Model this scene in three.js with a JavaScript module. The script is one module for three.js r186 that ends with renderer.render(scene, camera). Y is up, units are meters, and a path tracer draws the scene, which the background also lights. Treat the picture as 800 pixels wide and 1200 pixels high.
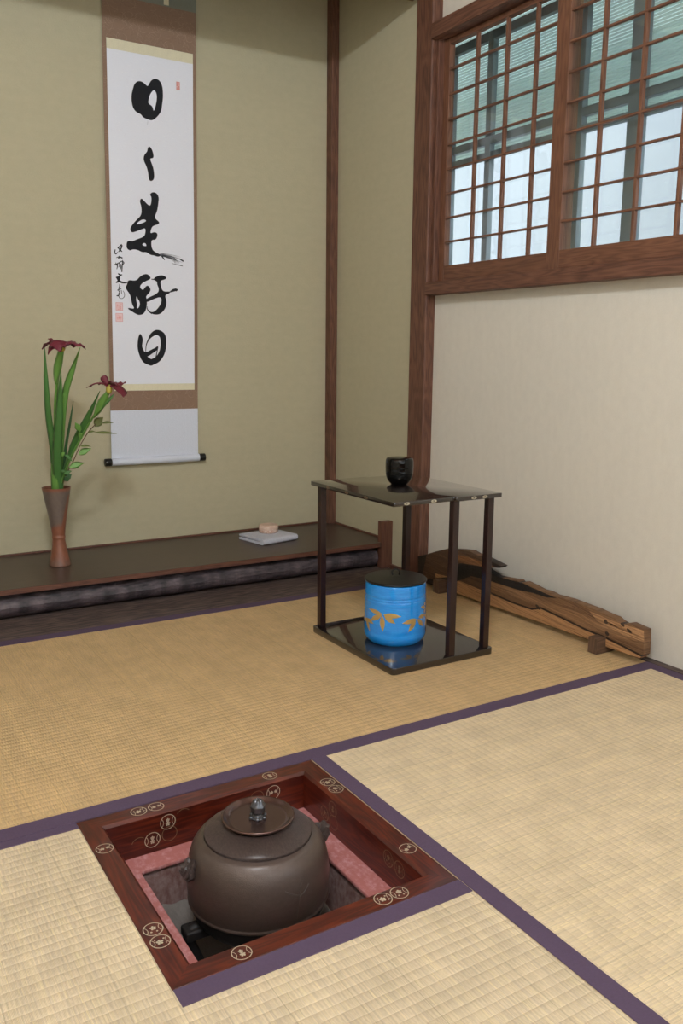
import * as THREE from 'three';
import { RoundedBoxGeometry } from 'three/addons/geometries/RoundedBoxGeometry.js';
import { mergeGeometries, mergeVertices, toCreasedNormals } from 'three/addons/utils/BufferGeometryUtils.js';
import { createNoise2D, createNoise3D } from 'simplex-noise';

// ---------------------------------------------------------------- camera, sky, exposure
const scene = new THREE.Scene();
const CAM = { f: 1012.85, yaw: 0.5494, pitch: -0.1811, roll: 0.0089, at: new THREE.Vector3(-0.7241, 0.7293, 1.2806) };
const camera = new THREE.PerspectiveCamera(2 * Math.atan(600 / CAM.f) * 180 / Math.PI, 800 / 1200, 0.05, 60);
const FWD = new THREE.Vector3(Math.sin(CAM.yaw) * Math.cos(CAM.pitch), Math.sin(CAM.pitch), -Math.cos(CAM.yaw) * Math.cos(CAM.pitch));
const R0 = new THREE.Vector3().crossVectors(FWD, new THREE.Vector3(0, 1, 0)).normalize(), U0 = new THREE.Vector3().crossVectors(R0, FWD);
const RIGHT = R0.clone().multiplyScalar(Math.cos(CAM.roll)).addScaledVector(U0, Math.sin(CAM.roll));
const UP = U0.clone().multiplyScalar(Math.cos(CAM.roll)).addScaledVector(R0, -Math.sin(CAM.roll));
camera.matrixAutoUpdate = true;
camera.position.copy(CAM.at);
camera.quaternion.setFromRotationMatrix(new THREE.Matrix4().makeBasis(RIGHT, UP, FWD.clone().negate()));
camera.updateMatrixWorld(true);
const renderer = new THREE.WebGLRenderer({ antialias: true });
renderer.toneMapping = THREE.LinearToneMapping;
renderer.toneMappingExposure = 1.85;
renderer.shadowMap.enabled = true;
const SKY = new THREE.Color().setRGB(0.80, 0.89, 1.0);
scene.background = SKY;
scene.backgroundIntensity = 3.6;
const LAMP_CD = 0.60;            // candela of each of the six lamps round the ring of the pendant

// ---------------------------------------------------------------- helpers
function rng(seed) { let a = seed >>> 0; return () => { a = (a + 0x6d2b79f5) | 0; let t = Math.imul(a ^ (a >>> 15), 1 | a); t = (t + Math.imul(t ^ (t >>> 7), 61 | t)) ^ t; return ((t ^ (t >>> 14)) >>> 0) / 4294967296; }; }
const rnd = rng(7);
const n2 = createNoise2D(rng(11)), n3 = createNoise3D(rng(12));
const V = (x, y, z) => new THREE.Vector3(x, y, z);
const lin = (r, g, b) => new THREE.Color().setRGB(r, g, b);
const clamp = (x, a = 0, b = 1) => Math.min(b, Math.max(a, x));
const mix = (a, b, t) => a + (b - a) * t;
// the point where the line of sight through a photo pixel meets the plane axis = value
function hit(px, py, axis, value) {
  const d = FWD.clone().addScaledVector(RIGHT, (px - 400) / CAM.f).addScaledVector(UP, (600 - py) / CAM.f);
  const t = (value - CAM.at.getComponent(axis)) / d.getComponent(axis);
  return CAM.at.clone().addScaledVector(d, t);
}
const used = new Map();
function numbered(n) { const k = used.get(n) || 0; used.set(n, k + 1); return k ? `${n}_${String(k).padStart(3, '0')}` : n; }
function mesh(name, geo, mat, parent, label) {
  const m = new THREE.Mesh(geo, mat); m.castShadow = m.receiveShadow = true;
  if (parent && parent !== scene) { m.name = name; parent.add(m); if (label) m.userData.label = label; } else { m.name = numbered(name); scene.add(m); }
  return m;
}
function thing(name, label, category, at = [0, 0, 0], group) {
  const g = new THREE.Group(); g.name = numbered(name); g.position.set(...at); scene.add(g);
  g.userData = { label, category }; if (group) g.userData.group = group;
  return g;
}
function structure(name, label, at = [0, 0, 0]) { const g = new THREE.Group(); g.name = numbered(name); g.position.set(...at); scene.add(g); g.userData = { kind: 'structure', label, category: name.replace(/_.*/, '') }; return g; }
function asStructure(m, label, category) { m.userData.kind = 'structure'; m.userData.label = label; m.userData.category = category; return m; }

// uv in metres: u runs along the longest side (or the given axis), v across it
function uvm(geo, su = 1, sv = su, along, off = [0, 0]) {
  const g = geo.index ? geo.toNonIndexed() : geo; if (!g.attributes.normal) g.computeVertexNormals();
  g.computeBoundingBox(); const s = g.boundingBox.getSize(V());
  const a = along ?? [s.x, s.y, s.z].indexOf(Math.max(s.x, s.y, s.z));
  const p = g.attributes.position, uv = new Float32Array(p.count * 2), A = V(), B = V(), C = V();
  for (let i = 0; i < p.count; i += 3) {
    A.fromBufferAttribute(p, i); B.fromBufferAttribute(p, i + 1); C.fromBufferAttribute(p, i + 2);
    const n = B.clone().sub(A).cross(C.clone().sub(A)); const q = [Math.abs(n.x), Math.abs(n.y), Math.abs(n.z)];
    const dom = q.indexOf(Math.max(...q));
    const rest = [0, 1, 2].filter((k) => k !== dom);
    let u = rest.includes(a) ? a : rest[0]; const v = rest.find((k) => k !== u);
    [A, B, C].forEach((P, j) => { uv[(i + j) * 2] = P.getComponent(u) / su + off[0] + (dom === a ? .37 : 0); uv[(i + j) * 2 + 1] = (P.getComponent(v) + dom * .031) / sv + off[1]; });
  }
  g.setAttribute('uv', new THREE.BufferAttribute(uv, 2));
  return g;
}
const box = (x0, x1, y0, y1, z0, z1) => new THREE.BoxGeometry(x1 - x0, y1 - y0, z1 - z0).translate((x0 + x1) / 2, (y0 + y1) / 2, (z0 + z1) / 2);
const rbox = (x0, x1, y0, y1, z0, z1, r = .0015, seg = 1) => new RoundedBoxGeometry(x1 - x0, y1 - y0, z1 - z0, seg, r).translate((x0 + x1) / 2, (y0 + y1) / 2, (z0 + z1) / 2);
let woodOff = 0;
const wbox = (x0, x1, y0, y1, z0, z1, r = .0015, along) => { woodOff += .173; return uvm(rbox(x0, x1, y0, y1, z0, z1, r), 1, 1, along, [woodOff, woodOff * 1.7]); };
const lathe = (pts, seg = 64) => new THREE.LatheGeometry(pts.map(([r, y]) => new THREE.Vector2(Math.max(r, 1e-5), y)), seg);
function smooth(pts, n = 40) { return new THREE.SplineCurve(pts.map(([r, y]) => new THREE.Vector2(r, y))).getPoints(n).map((p) => [Math.max(0, p.x), p.y]); }

// ---------------------------------------------------------------- textures
function dataTex(w, h, fn, srgb = false, metre = [1, 1]) {
  const d = new Uint8Array(w * h * 4);
  for (let y = 0; y < h; y++) for (let x = 0; x < w; x++) {
    const c = fn(x, y), i = (y * w + x) * 4;
    if (typeof c === 'number') d[i] = d[i + 1] = d[i + 2] = clamp(c) * 255; else for (let k = 0; k < 3; k++) d[i + k] = clamp(c[k]) * 255;
    d[i + 3] = 255;
  }
  const t = new THREE.DataTexture(d, w, h); t.wrapS = t.wrapT = THREE.RepeatWrapping; t.magFilter = THREE.LinearFilter; t.minFilter = THREE.LinearMipmapLinearFilter; t.generateMipmaps = true;
  if (srgb) t.colorSpace = THREE.SRGBColorSpace;
  t.repeat.set(1 / metre[0], 1 / metre[1]); t.needsUpdate = true;
  return t;
}
// noise that tiles over w x h
function tiled(w, h, seed, fx, fy) {
  const nn = createNoise3D(rng(seed)), mm = createNoise3D(rng(seed + 1));
  return (x, y) => { const a = x / w * 2 * Math.PI, b = y / h * 2 * Math.PI; return .5 * (nn(Math.cos(a) * fx, Math.sin(a) * fx, Math.cos(b) * fy) + mm(Math.cos(a) * fx + 9, Math.sin(a) * fx, Math.sin(b) * fy)); };
}
function tatamiTextures() {
  const N = 1344, ridges = 28, rp = N / ridges, fib = 336, fp = N / fib;     // 0.42 m: ridges of 15 mm, rushes of 1.25 mm
  const r = rng(21), tone = new Float32Array(fib), long = new Float32Array(fib);
  for (let i = 0; i < fib; i++) { tone[i] = r(); long[i] = r() < .05 ? .3 + .5 * r() : 0; }
  const cell = new Float32Array(fib * ridges); for (let i = 0; i < cell.length; i++) cell[i] = r();
  const block = tiled(N, N, 31, 1.2, 1.2), fine = tiled(N, N, 41, 14, 14);
  const col = dataTex(N, N, (x, y) => {
    const f = Math.floor(x / fp), j = Math.floor(y / rp), c = cell[j * fib + f];
    let v = .94 + .06 * (tone[f] - .5) + .075 * (c - .5) + .05 * block(x, y) + .03 * fine(x, y);
    const w = (x / fp) % 1; v *= w < .2 ? .93 : 1;
    v *= 1 - .20 * long[f] * (.6 + .4 * c);
    const g = c > .93 ? .5 : 0;
    return [v * .915, v * (.842 + .012 * g), v * (.738 - .04 * g - .03 * tone[f])];
  }, true, [.42, .42]);
  const bump = dataTex(N, N, (x, y) => {
    const f = Math.floor(x / fp), j = Math.floor(y / rp), w = (x / fp) % 1, q = (y / rp) % 1;
    const pair = Math.floor(f / 2) + j;
    const ridge = Math.pow(Math.sin(Math.PI * q), .55), round = Math.sqrt(Math.max(0, 1 - Math.pow(2 * w - 1, 2)));
    return ridge * (.62 + .2 * round + (pair % 2 ? .12 : 0) + .08 * cell[j * fib + f]);
  }, false, [.42, .42]);
  return { col, bump };
}
function woodTextures(seed, dark, mid, light, { rings = 9, streak = 1, contrast = 1 } = {}) {
  const W = 1024, H = 512;                                             // 1 m along the grain, 0.25 m across
  const a = tiled(W, H, seed, .9, 3.2), b = tiled(W, H, seed + 3, 1.1, 26), c = tiled(W, H, seed + 6, 2.6, 60), k = tiled(W, H, seed + 9, 2, 7);
  const at = (x, y) => { const t = Math.sin((y / H * rings + a(x, y) * 1.5) * 2 * Math.PI); return .5 + contrast * (.28 * Math.sign(t) * Math.pow(Math.abs(t), 1.4) * streak + .22 * b(x, y) + .14 * c(x, y) + .2 * k(x, y)); };
  const col = dataTex(W, H, (x, y) => { const t = clamp(at(x, y)); const [p, q, s] = t < .5 ? [dark, mid, t * 2] : [mid, light, t * 2 - 1]; return p.map((v, i) => mix(v, q[i], s) / 255); }, true, [1, .25]);
  const bump = dataTex(W, H, (x, y) => .5 + .3 * b(x, y) + .25 * c(x, y), false, [1, .25]);
  return { col, bump };
}
function mottled(seed, base, amp, metre = .5, fx = 9) {
  const N = 512, a = tiled(N, N, seed, fx, fx), b = tiled(N, N, seed + 3, 2, 2), r = rng(seed);
  const g = new Float32Array(N * N); for (let i = 0; i < g.length; i++) g[i] = r() - .5;
  const col = dataTex(N, N, (x, y) => { const v = 1 + amp * (.25 * a(x, y) + .4 * b(x, y) + .9 * g[y * N + x]); return base.map((q) => q * v / 255); }, true, [metre, metre]);
  const bump = dataTex(N, N, (x, y) => .5 + .35 * a(x, y) + .5 * g[y * N + x], false, [metre, metre]);
  return { col, bump };
}
const std = (o) => new THREE.MeshStandardMaterial(o), phys = (o) => new THREE.MeshPhysicalMaterial(o);

const tt = tatamiTextures();
const M = {};
M.tatami = std({ color: lin(.91, .89, .84), map: tt.col, bumpMap: tt.bump, bumpScale: .0013, roughness: .62 });
M.tatamiOld = std({ map: tt.col, bumpMap: tt.bump, bumpScale: .0013, roughness: .62, color: lin(.85, .71, .50) });      // mats faded to a deeper straw colour
M.tatamiMid = std({ map: tt.col, bumpMap: tt.bump, bumpScale: .0013, roughness: .62, color: lin(1, .97, .89) });
const heri = mottled(51, [84, 67, 90], .10, .06, 16);
M.heri = std({ map: heri.col, bumpMap: heri.bump, bumpScale: .0002, roughness: .8 });
const plasterA = mottled(61, [185, 178, 150], .035, .35, 12), plasterB = mottled(71, [216, 211, 199], .03, .35, 12);
M.alcovePlaster = std({ map: plasterA.col, bumpMap: plasterA.bump, bumpScale: .0004, roughness: .95 });
M.roomPlaster = std({ map: plasterB.col, bumpMap: plasterB.bump, bumpScale: .0004, roughness: .95 });
const wPost = woodTextures(81, [74, 46, 36], [104, 69, 53], [126, 87, 68], { rings: 4, contrast: .8 });
M.post = std({ map: wPost.col, bumpMap: wPost.bump, bumpScale: .0004, roughness: .6 });
const wSash = woodTextures(91, [82, 52, 38], [114, 76, 56], [134, 93, 70], { rings: 5, contrast: .7 });
M.sash = std({ map: wSash.col, bumpMap: wSash.bump, bumpScale: .0002, roughness: .55 });
const wBoard = woodTextures(101, [56, 43, 37], [72, 56, 48], [84, 66, 57], { rings: 12, streak: .5, contrast: .7 });
M.alcoveBoard = phys({ map: wBoard.col, bumpMap: wBoard.bump, bumpScale: .0001, roughness: .34 });
const wEdge = woodTextures(107, [76, 46, 36], [100, 64, 50], [118, 80, 62], { rings: 9, contrast: .7 });
M.boardEdge = std({ map: wEdge.col, roughness: .5 });
const wFoot = woodTextures(109, [70, 50, 38], [94, 70, 52], [112, 86, 64], { rings: 8, contrast: .7 });
M.footWood = std({ map: wFoot.col, roughness: .7 });
const wOld = woodTextures(111, [52, 43, 42], [84, 70, 66], [116, 97, 86], { rings: 6, contrast: 1.1 });
M.oldBoard = std({ map: wOld.col, bumpMap: wOld.bump, bumpScale: .0012, roughness: .72 });
const logT = (() => { const W = 1024, H = 256, a = tiled(W, H, 121, 4, 4), b = tiled(W, H, 131, 14, 12), c = tiled(W, H, 141, 2, 2);
  return { col: dataTex(W, H, (x, y) => { const v = clamp(.5 + .4 * a(x, y) + .15 * b(x, y) + .4 * c(x, y)); return [mix(40, 108, v) / 255, mix(36, 95, v) / 255, mix(41, 99, v) / 255]; }, true, [1, .25]), bump: dataTex(W, H, (x, y) => .5 + .4 * a(x, y) + .35 * b(x, y), false, [1, .25]) }; })();
M.log = std({ map: logT.col, bumpMap: logT.bump, bumpScale: .002, roughness: .5 });
const wCeil = woodTextures(151, [120, 92, 66], [150, 118, 88], [172, 140, 108], { rings: 8, contrast: .6 });
M.ceiling = std({ map: wCeil.col, roughness: .7 });
const wRo = woodTextures(161, [48, 13, 8], [80, 27, 15], [114, 46, 21], { rings: 7, contrast: .8 });
M.robuchi = phys({ map: wRo.col, roughness: .36, clearcoat: .3, clearcoatRoughness: .14 });
M.gilt = std({ color: lin(.62, .56, .42), roughness: .42, metalness: .35 });
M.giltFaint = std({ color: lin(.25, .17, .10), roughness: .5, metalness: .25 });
M.lacquer = phys({ color: lin(.014, .009, .008), roughness: .16, clearcoat: 1, clearcoatRoughness: .04 });
M.lacquerBrown = std({ color: lin(.022, .009, .008), roughness: .24 });
M.lacquerBlack = phys({ color: lin(.003, .003, .003), roughness: .05, ior: 1.4 });
M.blackHorn = std({ color: lin(.006, .006, .006), roughness: .38 });
const iron = mottled(171, [84, 70, 63], .16, .08, 14);
M.iron = phys({ map: iron.col, bumpMap: iron.bump, bumpScale: .0004, roughness: .4, metalness: .4, clearcoat: .5, clearcoatRoughness: .32 });
const ironR = mottled(175, [112, 95, 91], .3, .05, 22);
M.ironRough = phys({ map: ironR.col, bumpMap: ironR.bump, bumpScale: .004, roughness: .36, metalness: .35, clearcoat: .4, clearcoatRoughness: .3 });
M.ironDark = std({ color: lin(.012, .010, .010), roughness: .6, metalness: .2 });
M.bronze = phys({ color: lin(.145, .090, .078), roughness: .25, metalness: .8 });
M.silver = std({ color: lin(.12, .125, .14), roughness: .3, metalness: .85 });
const clayT = (() => { const N = 512, a = tiled(N, N, 181, 5, 5), b = tiled(N, N, 184, 18, 18), c = tiled(N, N, 187, 2.2, 2.2);
  return dataTex(N, N, (x, y) => { const s = clamp((.55 * a(x, y) + .35 * b(x, y) + .5 * c(x, y) + .1) * 1.3); return [mix(172, 194, s) / 255, mix(106, 142, s) / 255, mix(102, 144, s) / 255]; }, true, [.3, .3]); })();
M.clay = std({ map: clayT, roughness: .85 });
const pitT = (() => { const N = 512, a = tiled(N, N, 191, 4, 4), b = tiled(N, N, 194, 16, 16);
  return dataTex(N, N, (x, y) => { const s = clamp(.45 + .6 * a(x, y) + .3 * b(x, y)); return [mix(118, 150, s) / 255, mix(84, 128, s) / 255, mix(78, 124, s) / 255]; }, true, [.3, .3]); })();
M.pit = std({ map: pitT, roughness: .9 });
const ashT = mottled(197, [150, 144, 138], .12, .1, 14);
M.ash = std({ map: ashT.col, bumpMap: ashT.bump, bumpScale: .003, roughness: 1 });
M.glass = phys({ color: lin(.93, .97, .96), roughness: .03, transmission: 1, thickness: 0, ior: 1.5 });
M.aluminium = std({ color: lin(.20, .22, .24), roughness: .5, metalness: .3 });
M.reed = phys({ color: lin(.70, .76, .73), roughness: .9, transmission: .5, thickness: 0 });
M.outWall = std({ color: lin(.252, .232, .245), roughness: .95 });
M.outGround = std({ color: lin(.30, .30, .27), roughness: 1 });
M.shojiPaper = phys({ color: lin(.90, .90, .88), roughness: 1, transmission: .6, thickness: 0 });
M.whitePlastic = std({ color: lin(.8, .8, .78), roughness: .5 });
M.cord = std({ color: lin(.02, .02, .02), roughness: .6 });

// ---------------------------------------------------------------- the room
const XW = .98, XA = .954, ZB = -1.537, YC = 2.30, XL = -1.79, ZN = 1.86, ZT = -.965, XT = -.87;
{
  const f = structure('floor', 'subfloor under the mats with a square hole for the sunken hearth');
  const sub = (n, ...b) => mesh(n, uvm(box(...b)), M.oldBoard, f);
  sub('floor_slab', XL, XW, -.12, -.0555, ZB - .1, 0); sub('floor_slab', XL, XW, -.12, -.0555, .424, ZN);
  sub('floor_slab', XL, -.424, -.12, -.0555, 0, .424); sub('floor_slab', 0, XW, -.12, -.0555, 0, .424);
  const c = asStructure(mesh('ceiling', uvm(box(XL - .1, XW + .1, YC, YC + .05, ZB - .1, ZN + .1)), M.ceiling), 'boarded wooden ceiling above the room', 'ceiling');
  asStructure(mesh('wall_back', uvm(box(XT - .1, XA, -.06, YC, ZB - .1, ZB)), M.alcovePlaster), 'olive sand-plastered back wall of the alcove behind the scroll', 'wall');
  asStructure(mesh('wall_alcove_right', uvm(box(XA, 1.02, -.06, YC, ZB - .1, -1.036)), M.alcovePlaster), 'narrow plastered side wall of the alcove between the two posts', 'wall');
  asStructure(mesh('wall_alcove_left', uvm(box(XT - .1, XT, -.06, YC, ZB, ZT - .02)), M.alcovePlaster), 'plastered side wall closing the far end of the alcove', 'wall');
  asStructure(mesh('wall_front_left', uvm(box(XL - .1, XT - .1, -.06, YC, ZT - .1, ZT)), M.roomPlaster), 'plastered wall beside the alcove', 'wall');
  asStructure(mesh('wall_left', uvm(box(XL - .1, XL, -.06, YC, ZT, ZN + .1)), M.roomPlaster), 'plastered wall across from the lattice window', 'wall');
  // the right wall in four pieces round the window opening
  const wr = structure('wall_right', 'beige sand-plastered wall with the lattice window');
  const z0 = -1.6, z1 = .13, y0 = .93, y1 = 1.675;
  mesh('wall_panel', uvm(box(XW, 1.012, -.06, y0, -.952, ZN)), M.roomPlaster, wr); mesh('wall_panel', uvm(box(1.02, XW + .1, -.06, y0, z0, ZN)), M.roomPlaster, wr);
  mesh('wall_panel', uvm(box(XW, 1.012, y1, YC, -.952, ZN)), M.roomPlaster, wr); mesh('wall_panel', uvm(box(1.02, XW + .1, y1, YC, z0, ZN)), M.roomPlaster, wr); mesh('wall_panel', uvm(box(1.02, XW + .1, y0, y1, z0, -1.2)), M.roomPlaster, wr);
  mesh('wall_panel', uvm(box(XW, XW + .1, y0, y1, z1, ZN)), M.roomPlaster, wr);
  // near wall with a paper door opening
  const wn = structure('wall_near', 'plastered wall behind the hearth mat with the paper sliding doors');
  mesh('wall_panel', uvm(box(XL, -.80, -.06, YC, ZN, ZN + .1)), M.roomPlaster, wn);
  mesh('wall_panel', uvm(box(.90, XW, -.06, YC, ZN, ZN + .1)), M.roomPlaster, wn);
  mesh('wall_panel', uvm(box(-.80, .90, 1.76, YC, ZN, ZN + .1)), M.roomPlaster, wn);
  mesh('wall_panel', uvm(box(-.80, .90, -.06, -.004, ZN, ZN + .1)), M.roomPlaster, wn);
}
// posts, lintel, strips
const trim = (geo, label, m = M.post) => asStructure(mesh(`trim_${++trimN}`, geo, m), label, 'trim');
let trimN = 0;
trim(wbox(.944, 1.012, -.05, YC, -1.0365, -.9515, .006, 1), 'reddish cedar corner post between alcove and window');
trim(wbox(.924, XA, .09, YC, ZB, ZB + .036, .003, 1), 'slim dark post in the back corner of the alcove');
trim(wbox(XT - .1, .946, 1.785, 1.875, -1.06, -.99, .003, 0), 'wooden lintel across the top of the alcove');
asStructure(mesh('wall_over_alcove', uvm(box(XT - .1, XA, 1.875, YC, -1.05, -1.0)), M.alcovePlaster), 'plastered strip of wall over the alcove lintel', 'wall');
trim(wbox(XT - .1, XT + .01, -.05, YC, -1.04, ZT + .02, .004, 1), 'cedar post closing the alcove opposite the window');
asStructure(mesh('baseboard_right', wbox(.956, XW, -.05, .0025, -.9515, ZN, .0015, 2), M.oldBoard), 'thin wooden strip between mats and window wall', 'baseboard');
asStructure(mesh('baseboard_back', wbox(XT, .924, .088, .0975, ZB, ZB + .008, .001, 0), M.boardEdge), 'thin brown strip along the foot of the alcove wall', 'baseboard');
asStructure(mesh('baseboard_alcove_right', wbox(XA - .008, XA, .088, .0975, -1.5, -1.19, .001, 2), M.boardEdge), 'thin brown strip along the side wall of the alcove', 'baseboard');
asStructure(mesh('baseboard_alcove_front', wbox(XA - .012, XA, -.02, .012, -1.12, -1.0365, .001, 2), M.boardEdge), 'short brown strip between alcove end block and corner post', 'baseboard');

// the raised alcove floor
{
  const a = structure('alcove_platform', 'raised dark wooden alcove floor with a rough log along its front');
  mesh('floor_board', wbox(XT, XA - .001, .0775, .092, ZB + .001, -1.1225, .002, 0), M.alcoveBoard, a, 'dark polished alcove board');
  mesh('board_edge', wbox(XT, .903, .0772, .0917, -1.1232, -1.1206, .0008, 0), M.boardEdge, a, 'reddish front edge of the alcove board');
  // the log: a lumpy half round, its bark black
  const seg = 90, ring = 22, pos = [], idx = [], uv = [];
  for (let i = 0; i <= seg; i++) for (let j = 0; j <= ring; j++) {
    const x = mix(XT, .9035, i / seg), t = j / ring * 2 * Math.PI;
    const r = 1 + .035 * n3(x * 5, Math.cos(t) * 1.2, Math.sin(t) * 1.2) + .02 * n3(x * 17, Math.cos(t) * 3, Math.sin(t) * 3 + 5);
    pos.push(x, .0365 + .0355 * r * Math.sin(t), -1.178 + .046 * r * Math.cos(t)); uv.push(x, t * .042);
  }
  for (let i = 0; i < seg; i++) for (let j = 0; j < ring; j++) { const q = i * (ring + 1) + j, s = q + ring + 1; idx.push(q, q + 1, s, s, q + 1, s + 1); }
  const g = new THREE.BufferGeometry(); g.setAttribute('position', new THREE.Float32BufferAttribute(pos, 3)); g.setAttribute('uv', new THREE.Float32BufferAttribute(uv, 2)); g.setIndex(idx); g.computeVertexNormals();
  mesh('log', g, M.log, a, 'rough blackened log');
  mesh('kick_panel', uvm(box(XT, XA - .002, -.02, .077, ZB + .01, -1.225)), M.oldBoard, a);
  mesh('threshold_board', wbox(XT, XA - .013, -.05, .0, -1.235, -.9665, .0015, 0), M.oldBoard, a, 'weathered dark threshold board');
  mesh('end_block', wbox(.9085, XA - .0005, .0005, .164, -1.145, -1.12, .0015, 1), M.boardEdge, a, 'short upright reddish block');
}

// ---------------------------------------------------------------- tatami mats
function matGeo(shapePts, holeless = true) {
  const s = new THREE.Shape(shapePts.map(([x, z]) => new THREE.Vector2(x, -z)));
  const g = new THREE.ExtrudeGeometry(s, { depth: .055, bevelEnabled: false }); g.rotateX(-Math.PI / 2); g.translate(0, -.055, 0);
  return g;
}
function matUV(g, alongX) {
  const p = g.attributes.position, uv = new Float32Array(p.count * 2);
  for (let i = 0; i < p.count; i++) { const x = p.getX(i), z = p.getZ(i) + p.getY(i); uv[2 * i] = alongX ? x : z + .13; uv[2 * i + 1] = alongX ? z : x + .07; }
  g.setAttribute('uv', new THREE.BufferAttribute(uv, 2)); return g;
}
function mat(label, pts, alongX, bands, m = M.tatami) {
  const t = thing('tatami_mat', label, 'tatami');
  mesh('woven_surface', matUV(matGeo(pts), alongX), m, t);
  for (const [x0, x1, z0, z1] of bands) {
    const g = rbox(x0, x1, -.02, .0012, z0, z1, .0006), p = g.attributes.position;
    const o = mesh('border', uvm(g), M.heri, t, 'dark purple cloth border'); void p; void o;
  }
  return t;
}
const Z_A = -.0365;
mat('long tatami mat between the alcove and the hearth', [[XT, -.9655], [.9555, -.9655], [.9555, -.0015], [XT, -.0015]], true,
  [[XT + .001, .9550, -.9650, -.9285], [XT + .001, .9550, Z_A, -.0012]], M.tatamiOld);
mat('long tatami mat lying along the window wall beside the hearth', [[.0005, .0], [.9555, .0], [.9555, 1.83], [.0005, 1.83]], false,
  [[.0008, .031, .0, 1.829], [.9255, .9552, .0, 1.829]], M.tatamiMid);
mat('half tatami mat cut out at one corner for the hearth frame', [[XT, .0], [-.4245, .0], [-.4245, .4245], [-.0005, .4245], [-.0005, .915], [XT, .915]], true,
  [[XT + .001, -.4248, .0002, .0195], [-.4236, -.0008, .4252, .4555]]);
mat('long tatami mat along the wall across from the window', [[XL, -.9655], [XT - .001, -.9655], [XT - .001, .915], [XL, .915]], false,
  [[XL + .001, XL + .031, -.965, .914], [XT - .032, XT - .0015, -.965, .914]]);
mat('long tatami mat in front of the paper sliding doors', [[XL, .916], [-.0005, .916], [-.0005, 1.83], [XL, 1.83]], true,
  [[XL + .001, -.001, .9165, .946], [XL + .001, -.001, 1.80, 1.829]]);

// ---------------------------------------------------------------- the lattice window
{
  const w = structure('window_1', 'wooden lattice window with two sliding sashes and glass');
  const F = (n, ...b) => mesh(n, wbox(...b), M.sash, w);
  mesh('sill', wbox(.938, 1.02, .911, .9495, -.9505, .16, .002, 2), M.post, w);
  mesh('head_beam', wbox(.938, 1.02, 1.649, 1.692, -.9505, .16, .002, 2), M.post, w);
  mesh('jamb', wbox(.9585, 1.008, .9495, 1.649, -.9505, -.937, .0015, 1), M.post, w, 'dark reddish window jamb');
  mesh('jamb', wbox(.958, XW + .11, .9495, 1.649, .118, .15, .0015, 1), M.post, w);
  mesh('track', wbox(.970, .974, .9495, .953, -.937, .118, .0005, 2), M.sash, w);
  function sash(x, zs0, zs1, stile, verts, rows, yBot, yTop) {
    const s = new THREE.Group(); s.name = 'sash'; w.add(s);
    const d = .021;                                               // sash thickness
    mesh('stile', wbox(x, x + d, .951, 1.647, zs0, zs0 + stile[0], .0012, 1), M.sash, s);
    mesh('stile', wbox(x, x + d, .951, 1.647, zs1 - stile[1], zs1, .0012, 1), M.sash, s);
    mesh('rail', wbox(x + .0005, x + d - .0005, .9515, yBot, zs0 + stile[0], zs1 - stile[1], .0012, 2), M.sash, s);
    mesh('rail', wbox(x + .0005, x + d - .0005, yTop, 1.6465, zs0 + stile[0], zs1 - stile[1], .0012, 2), M.sash, s);
    for (const z of verts) mesh('lattice_bar', wbox(x + .002, x + .013, yBot, yTop, z - .0042, z + .0042, .0008, 1), M.sash, s);
    for (const y of rows) mesh('lattice_bar', wbox(x + .001, x + .012, y - .0026, y + .0026, zs0 + stile[0], zs1 - stile[1], .0008, 2), M.sash, s);
    mesh('glass_pane', box(x + .0135, x + .0165, yBot - .004, yTop + .004, zs0 + stile[0] - .004, zs1 - stile[1] + .004), M.glass, s, 'clear window glass');
  }
  const rows = [], rows2 = []; for (let i = 0; i < 8; i++) { rows.push(1.0684 + .0706 * i); rows2.push(1.0679 + .0711 * i); }
  sash(.9785, -.9365, -.405, [.026, .035], [-.789, -.664, -.549], rows, .9985, 1.632);
  sash(.9560, -.4484, .1100, [.0457, .040], [-.2937, -.1727, -.0518], rows2, .997, 1.628);
  // the outer aluminium sashes
  const o = new THREE.Group(); o.name = 'outer_sash'; w.add(o);
  const A = (...b) => mesh('outer_bar', rbox(...b, .0015), M.aluminium, o, 'grey metal bar');
  for (const [a, b] of [[-1.10, -1.035], [-.872, -.848], [-.5236, -.4797], [-.327, -.281], [.09, .13]]) A(1.092, 1.112, .93, 1.675, a, b);
  A(1.093, 1.111, 1.315, 1.3345, -1.08, .13); A(1.093, 1.111, 1.356, 1.3785, -1.08, .13); A(1.093, 1.111, .93, .955, -1.08, .13); A(1.093, 1.111, 1.65, 1.675, -1.08, .13);
  mesh('glass_pane', box(1.1005, 1.1035, .95, 1.655, -1.08, .13), M.glass, o, 'clear window glass');
}
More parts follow.
